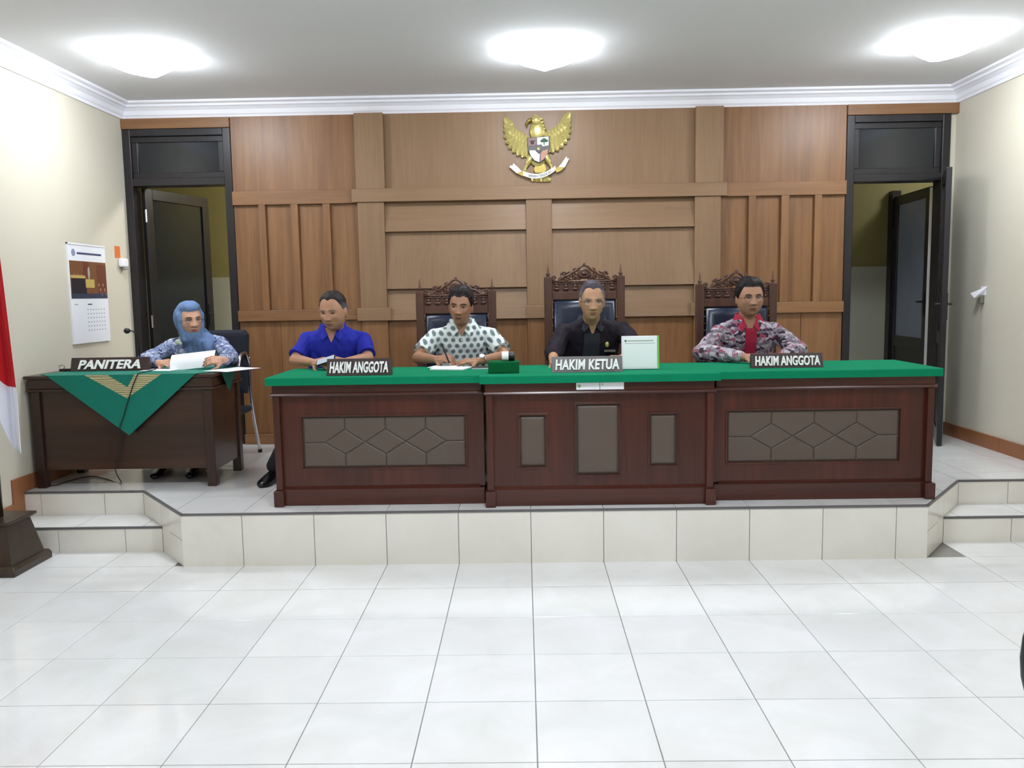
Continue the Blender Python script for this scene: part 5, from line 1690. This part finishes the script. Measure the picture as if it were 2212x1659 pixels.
put('strap', MB().tube([wc_ + ua * 0.034 * math.cos(a) + ub * 0.031 * math.sin(a) for a in [2 * math.pi * k / 20 for k in range(21)]], 0.004, 6), M_CHROME, wt, smooth=True)
fd = (ub * 0.8 + Vector((0, -1, 0)) * 0.5).normalized()
fc = wc_ + fd * 0.030
put('dial', MB().lathe([(0.017, 0), (0.017, 0.008), (0.014, 0.010)], seg=18).xform(Matrix.Translation(fc) @ fd.to_track_quat('Z', 'Y').to_matrix().to_4x4()), M_WHITE, wt)
ph = thing('mobile_phone', (-1.22, 5.10, 1.08), 'black mobile phone held by the man in blue', 'phone')
Rp = Matrix.Translation((-1.215, 5.075, 1.098)) @ Matrix.Rotation(-0.30, 4, 'Y') @ Matrix.Rotation(0.45, 4, 'X')
put('case', MB().box(-0.062, 0.062, -0.034, 0.034, -0.005, 0.004, Rp), M_BLACK, ph, bevel=0.003)
put('screen', MB().box(-0.055, 0.055, -0.030, 0.030, 0.004, 0.0048, Rp), plain('painted_glare_screen', (190, 200, 214), 0.06), ph)  # pale screen colour stands for glare

# ------------------------------------------------------------------ things on the clerk's desk
zc = CZ + 0.004
Rs = Matrix.Translation((-2.185, 5.44, zc + 0.006)) @ Matrix.Rotation(-0.10, 4, 'Y') @ Matrix.Rotation(1.02, 4, 'X')
def sheet(M, w_, h_, bend=0.012):
    m = MB(); rows = []
    for i in range(9):
        v = i / 8 * h_
        dz = bend * math.sin(math.pi * i / 8)
        rows.append([tuple(M @ Vector((-w_ / 2, v, dz))), tuple(M @ Vector((w_ / 2, v, dz))), tuple(M @ Vector((w_ / 2, v, dz - 0.0012))), tuple(M @ Vector((-w_ / 2, v, dz - 0.0012)))])
    return m.rings(rows)
tag(put('paper_sheet', sheet(Rs, 0.297, 0.12), M_PAPER), 'white paper sheet held up by the clerk', 'paper', 'loose papers of the clerk')
Rs2 = Matrix.Translation((-1.965, 5.25, zc + 0.002)) @ Matrix.Rotation(-0.45, 4, 'Z')
tag(put('paper_sheet', sheet(Rs2, 0.21, 0.297, 0.0), M_PAPER), 'white paper lying over the edge of the clerk desk', 'paper', 'loose papers of the clerk')
Rs3 = Matrix.Translation((-2.40, 5.36, zc + 0.002)) @ Matrix.Rotation(-0.12, 4, 'Z')
tag(put('paper_sheet', sheet(Rs3, 0.21, 0.18, 0.0), M_PAPER), 'white paper flat under the hand of the clerk nearest her name plate', 'paper', 'loose papers of the clerk')
mc = thing('desk_microphone', (-2.61, 5.62, zc), 'black gooseneck microphone behind the PANITERA plate', 'microphone')
put('base', MB().lathe([(0.045, 0), (0.045, 0.012), (0.030, 0.020), (0.010, 0.024)], (-2.61, 5.62, zc), 16), M_BLACK, mc, smooth=False)
put('gooseneck', MB().tube([(-2.61, 5.62, zc + 0.02), (-2.612, 5.62, 1.16), (-2.612, 5.615, 1.22), (-2.620, 5.60, 1.262), (-2.638, 5.59, 1.278), (-2.652, 5.585, 1.280)], 0.0045, 8), M_BLACK, mc, smooth=True)
put('foam_head', MB().ell((-2.668, 5.58, 1.280), (0.022, 0.019, 0.019)), M_BLACK, mc, smooth=True)
cbp = [(-2.56, 5.62, zc + 0.008), (-2.45, 5.50, zc + 0.006), (-2.415, 5.30, zc + 0.006), (-2.405, 5.15, zc + 0.006), (-2.407, yfz - 0.010, zc - 0.002), (-2.435, yfz - 0.010, 0.965), (-2.470, yfz - 0.010, 0.878), (-2.510, yfz - 0.010, 0.765), (-2.540, yfz - 0.008, 0.690), (-2.56, yfz + 0.03, 0.60), (-2.60, yfz + 0.02, 0.42), (-2.62, yfz + 0.12, 0.306), (-2.80, 5.42, 0.305), (-2.95, 5.50, 0.305), (-3.02, 5.35, 0.305), (-3.03, 5.25, 0.305), (-3.09, 5.235, 0.305)]
def smooth_path(pts, n=6):
    pts = [Vector(p) for p in pts]; out = []
    for i in range(len(pts) - 1):
        p0, p1, p2, p3 = pts[max(i - 1, 0)], pts[i], pts[i + 1], pts[min(i + 2, len(pts) - 1)]
        for k in range(n):
            t_ = k / n
            out.append(0.5 * ((2 * p1) + (p2 - p0) * t_ + (2 * p0 - 5 * p1 + 4 * p2 - p3) * t_ ** 2 + (3 * p1 - p0 - 3 * p2 + p3) * t_ ** 3))
    return out + [pts[-1]]
tag(put('microphone_cable', MB().tube(smooth_path(cbp), 0.0032, 6), M_BLACK, smooth=True), 'thin black cable running down over the green pointed cloth', 'cable')
bl_ = thing('desk_clip', (-3.03, 5.50, CZ), 'small metal clip at the wall end of the clerk desk', 'clip')
put('clip_body', MB().box(-3.07, -3.0, 5.44, 5.50, zc, zc + 0.016), M_BLACK, bl_, bevel=0.003)
put('clip_loop', MB().tube([(-3.06 + 0.018 * math.cos(a), 5.46, zc + 0.028 + 0.013 * math.sin(a)) for a in [2 * math.pi * k / 14 for k in range(15)]], 0.003, 6), M_CHROME, bl_, smooth=True)

# clerk's chair: dark upholstered back, bent chrome tube frame
vc = thing('visitor_chair', (-2.25, 6.12, ZP), 'dark padded chair with chrome tube frame under the clerk', 'chair')
bx = MB(); puff(bx, [(-2.46, 0.78), (-2.06, 0.78), (-2.035, 1.22), (-2.06, 1.255), (-2.46, 1.255), (-2.485, 1.22)], 6.16, 0.045, 0.03)
bx.box(-2.45, -2.07, 6.155, 6.175, 0.80, 1.24)
M_NAVYFAB = plain('dark_navy_fabric', (26, 30, 44), 0.85, var=0.2)
put('backrest', bx, M_NAVYFAB, vc, smooth=False)
put('seat', MB().box(-2.50, -2.03, 5.70, 6.14, 0.65, 0.695), M_NAVYFAB, vc, bevel=0.02, segs=3)
for s in (-1, 1):
    xx = -2.275 + s * 0.220
    put('tube_frame', MB().tube(smooth_path([(xx, 6.34, 0.312), (xx, 6.20, 0.70), (xx, 6.185, 0.95), (xx, 6.185, 1.05)]), 0.0125, 10), M_CHROME, vc, smooth=True)
    put('arm_tube', MB().tube(smooth_path([(xx, 6.185, 1.00), (xx + s * 0.012, 6.08, 1.085), (xx + s * 0.02, 5.96, 1.085), (xx + s * 0.02, 5.90, 1.02), (xx + s * 0.015, 5.87, 0.92), (xx + s * 0.01, 5.83, 0.60), (xx, 5.80, 0.312)]), 0.0125, 10), M_CHROME, vc, smooth=True)
    put('foot_cap', MB().lathe([(0.016, 0.30), (0.016, 0.325)], (xx, 6.34, 0), 10), M_BLACK, vc)
    put('foot_cap', MB().lathe([(0.016, 0.30), (0.016, 0.325)], (xx, 5.80, 0), 10), M_BLACK, vc)
# low stool under the man in blue
so = thing('low_stool', (-1.26, 5.62, ZP), 'dark low stool under the man in the blue shirt', 'stool')
put('seat', MB().box(-1.46, -1.06, 5.44, 5.80, 0.655, 0.695), M_BLACK, so, bevel=0.012)
for sx in (-1.44, -1.115):
    for sy in (5.46, 5.745):
        put('leg', MB().box(sx, sx + 0.035, sy, sy + 0.035, ZP, 0.66), M_BLACK, so, bevel=0.003)

# ------------------------------------------------------------------ things on the side walls
cal = thing('wall_calendar', (XL, 6.02, 1.185), 'white wall calendar with a courtroom photograph hanging beside the clerk', 'calendar')
XW = XL
def wp(name, y0, y1, z0, z1, d0, d1, mat, parent=cal):
    return put(name, MB().box(XW + d0, XW + d1, y0, y1, z0, z1), mat, parent)
CY = lambda u: 5.775 + 0.515 * u
CZf = lambda v: 1.185 + 0.705 * v
wp('page_stack', CY(0), CY(1), CZf(0.0), CZf(1), 0.001, 0.014, M_PAPER)
wp('top_bar', CY(0), CY(1), CZf(0.985), CZf(1.0), 0.001, 0.018, M_CROWN)
M_CALHEAD = plain('calendar_heading', (70, 74, 110), 0.7); M_CALBLUE = plain('calendar_navy_band', (52, 60, 84), 0.6)
M_CALBR = plain('photo_brown', (134, 86, 52), 0.6, var=0.45, scale=30); M_CALDK = plain('photo_black_robes', (40, 32, 44), 0.6, var=0.3, scale=40)
M_CALYE = plain('photo_yellow', (202, 176, 96), 0.6); M_CALSK = plain('photo_skin', (186, 150, 128), 0.6); M_CALGR = plain('calendar_grid_grey', (184, 190, 214), 0.7)
M_CALRB = plain('photo_red_brown', (116, 60, 44), 0.6, var=0.3, scale=30)
e1 = 0.0142
wp('heading_text', CY(.22), CY(.88), CZf(.892), CZf(.912), e1 - .001, e1 + .0004, M_CALHEAD)
put('heading_crest', MB().lathe([(0.026, 0.012), (0.026, e1 + .0004)], (XW, CY(.13), CZf(.905)), 16, 'x'), plain('crest_grey', (150, 156, 184), 0.6), cal)
wp('photo_print', CY(0.01), CY(.99), CZf(.45), CZf(.825), e1 - .001, e1 + .0003, M_CALBR)
wp('photo_patch', CY(.35), CY(.50), CZf(.66), CZf(.825), e1, e1 + .0006, M_CALRB)
wp('photo_patch', CY(.72), CY(.99), CZf(.50), CZf(.80), e1, e1 + .0006, M_CALRB)
wp('photo_patch', CY(.03), CY(.42), CZf(.48), CZf(.65), e1, e1 + .0008, M_CALDK)
wp('photo_patch', CY(.40), CY(.64), CZf(.56), CZf(.645), e1, e1 + .0009, M_CALYE)
wp('photo_patch', CY(.02), CY(.40), CZf(.655), CZf(.68), e1, e1 + .0009, M_CALYE)
for k in range(7):
    u = .06 + .048 * k
    put('photo_face', MB().ell((XW + e1, CY(u), CZf(.672 + .006 * (k % 2))), (0.0012, 0.009, 0.011), nu=8, nv=6), M_CALSK, cal)
for k in range(6):
    put('photo_face', MB().ell((XW + e1, CY(.76 + .04 * k), CZf(.59 - .05 * (k % 3))), (0.0012, 0.010, 0.014), nu=8, nv=6), M_CALSK, cal)
put('photo_figure', MB().ell((XW + e1, CY(.50), CZf(.71)), (0.0012, 0.018, 0.05), nu=8, nv=6), plain('photo_grey', (176, 176, 166), 0.6), cal)
wp('navy_band', CY(.01), CY(.99), CZf(.45), CZf(.50), e1, e1 + .0010, M_CALBLUE)
for r in range(6):
    for c in range(7):
        wp('date_mark', CY(.40 + .075 * c), CY(.43 + .075 * c), CZf(.33 - .042 * r), CZf(.344 - .042 * r), e1, e1 + .0004, M_CALGR)
wp('month_name', CY(.42), CY(.54), CZf(.385), CZf(.397), e1, e1 + .0004, M_CALHEAD)
wp('month_name', CY(.07), CY(.17), CZf(.385), CZf(.397), e1, e1 + .0004, M_CALGR)
tag(put('orange_sticker', MB().box(XW + 0.0005, XW + 0.003, 6.47, 6.555, 1.815, 1.905), M_ORANGE), 'small orange sticker above the white dispenser', 'sticker')
dsp = thing('wall_dispenser', (XW, 6.56, 1.72), 'small white plastic dispenser below the orange sticker', 'dispenser')
put('body', MB().box(XW + 0.001, XW + 0.045, 6.51, 6.60, 1.745, 1.812), M_CROWN, dsp, bevel=0.012, segs=3)
put('nozzle', MB().lathe([(0.018, 1.722), (0.022, 1.730), (0.024, 1.750)], (XW + 0.026, 6.565, 0), 12), plain('grey_nozzle', (176, 172, 170), 0.5), dsp)
hk = thing('wall_hook', (XR, 6.24, 1.40), 'small white broken wall hook on the empty cream wall', 'hook')
put('back_plate', MB().box(XR - 0.004, XR - 0.0005, 6.21, 6.28, 1.42, 1.485), M_CROWN, hk, bevel=0.001)
put('prong', MB().add([(XR - 0.004, 6.19, 1.485), (XR - 0.004, 6.30, 1.46), (XR - 0.07, 6.30, 1.435), (XR - 0.055, 6.27, 1.40), (XR - 0.004, 6.25, 1.41)], [(0, 1, 2), (0, 2, 3), (0, 3, 4), (1, 4, 3), (1, 3, 2), (0, 4, 1)]), M_CROWN, hk)
put('shade_block', MB().box(XR - 0.03, XR - 0.002, 6.23, 6.25, 1.36, 1.42), plain('hook_shade_grey', (120, 116, 104), 0.6), hk, bevel=0.003)  # grey block stands for the shadow under the hook

# ------------------------------------------------------------------ flag on its stand
FX, FYY = -2.955, 4.52
fs_ = thing('flag_stand', (FX, FYY, 0), 'dark wooden flag stand with stepped square base by the steps', 'flag stand')
sq = lambda h, z: [(FX - h, FYY - h, z), (FX + h, FYY - h, z), (FX + h, FYY + h, z), (FX - h, FYY + h, z)]
M_FBASE = wood('dark_flag_base', (44, 34, 27), (70, 54, 42), 'z', 0.35, 18)
put('plinth', MB().rings([sq(0.183, 0), sq(0.183, 0.035), sq(0.172, 0.055), sq(0.16, 0.056)]), M_FBASE, fs_, bevel=0.004)
put('pedestal', MB().rings([sq(0.155, 0.05), sq(0.112, 0.262)]), M_FBASE, fs_)
put('cap', MB().rings([sq(0.118, 0.262), sq(0.138, 0.275), sq(0.138, 0.29), sq(0.06, 0.292)]), M_FBASE, fs_, bevel=0.003)
put('pole', MB().lathe([(0.032, 0.29), (0.030, 1.0), (0.024, 2.2), (0.022, 2.32)], (FX - 0.005, FYY, 0), 16), M_FBASE, fs_, smooth=True)
put('spear_tip', MB().lathe([(0.022, 2.32), (0.03, 2.34), (0.012, 2.36), (0.03, 2.42), (0.002, 2.52)], (FX - 0.005, FYY, 0), 12), M_GOLD, fs_, smooth=True)
fg = MB(); nu, nv = 60, 40
NR = 30
grid = []
for j in range(nv + 1):
    row = []
    for i in range(nu + 1):
        u = i / nu
        q = max(0.0, min(1.0, (u - 0.50) / 0.16)); q = q * q * (3 - 2 * q)
        zl = 1.095 - 0.075 * q
        zb_ = 0.875 - 0.215 * q
        z = 2.24 + (zl - 2.24) * j / NR if j <= NR else zl + (zb_ - zl) * (j - NR) / (nv - NR)
        v = (2.24 - z) / 1.5
        wdt = 0.13 + 0.105 * min(1.0, (2.24 - z) / 1.3) ** 0.7
        fold = 0.045 * math.sin(u * 11.0) * (0.4 + 0.6 * v) + 0.012 * math.sin(u * 27 + v * 3)
        row.append((FX - 0.035 + wdt * u, FYY - 0.062 + fold * 0.9 + 0.05 * u, z))
    grid.append(row)
for j in range(nv + 1):
    fg.v += grid[j]
for j in range(nv):
    for i in range(nu):
        a = j * (nu + 1) + i
        fg.f.append((a, a + 1, a + nu + 2, a + nu + 1))
        fg.mi.append(0 if j < NR else 1)
fo = put('flag', fg, [M_RED, M_FLAGW], None, smooth=True)
sm_ = fo.modifiers.new('thick', 'SOLIDIFY'); sm_.thickness = 0.002
tag(fo, 'red over white cloth flag hanging in folds from the wooden stand', 'flag')

# ------------------------------------------------------------------ black chair at the edge of the public area
rc_ = thing('round_back_chair', (1.17, 1.62, 0), 'black chair with a round padded back at the frame edge', 'chair')
XC, YC_ = 1.176, 1.55
put('backrest', MB().lathe([(0.0, 0.020), (0.215, 0.020), (0.228, 0.010), (0.232, 0), (0.228, -0.012), (0.20, -0.026), (0.0, -0.03)][1:-1], (XC, YC_, 0.765), 36, 'y'), M_BLACK, rc_, smooth=True)
put('seat', MB().lathe([(0.20, 0.43), (0.215, 0.445), (0.215, 0.465), (0.19, 0.48)], (XC, YC_ - 0.25, 0), 28), M_BLACK, rc_, smooth=True)
put('back_support', MB().tube([(XC, YC_ - 0.22, 0.44), (XC, YC_ + 0.03, 0.45), (XC, YC_ + 0.045, 0.55), (XC, YC_ + 0.03, 0.75)], 0.016, 8), M_BLACK, rc_, smooth=True)
for sx in (-1, 1):
    for sy in (-1, 1):
        put('leg', MB().tube([(XC + sx * 0.12, YC_ - 0.25 + sy * 0.12, 0.44), (XC + sx * 0.155, YC_ - 0.25 + sy * 0.17, 0.0)], 0.013, 8), M_CHROME, rc_, smooth=True)
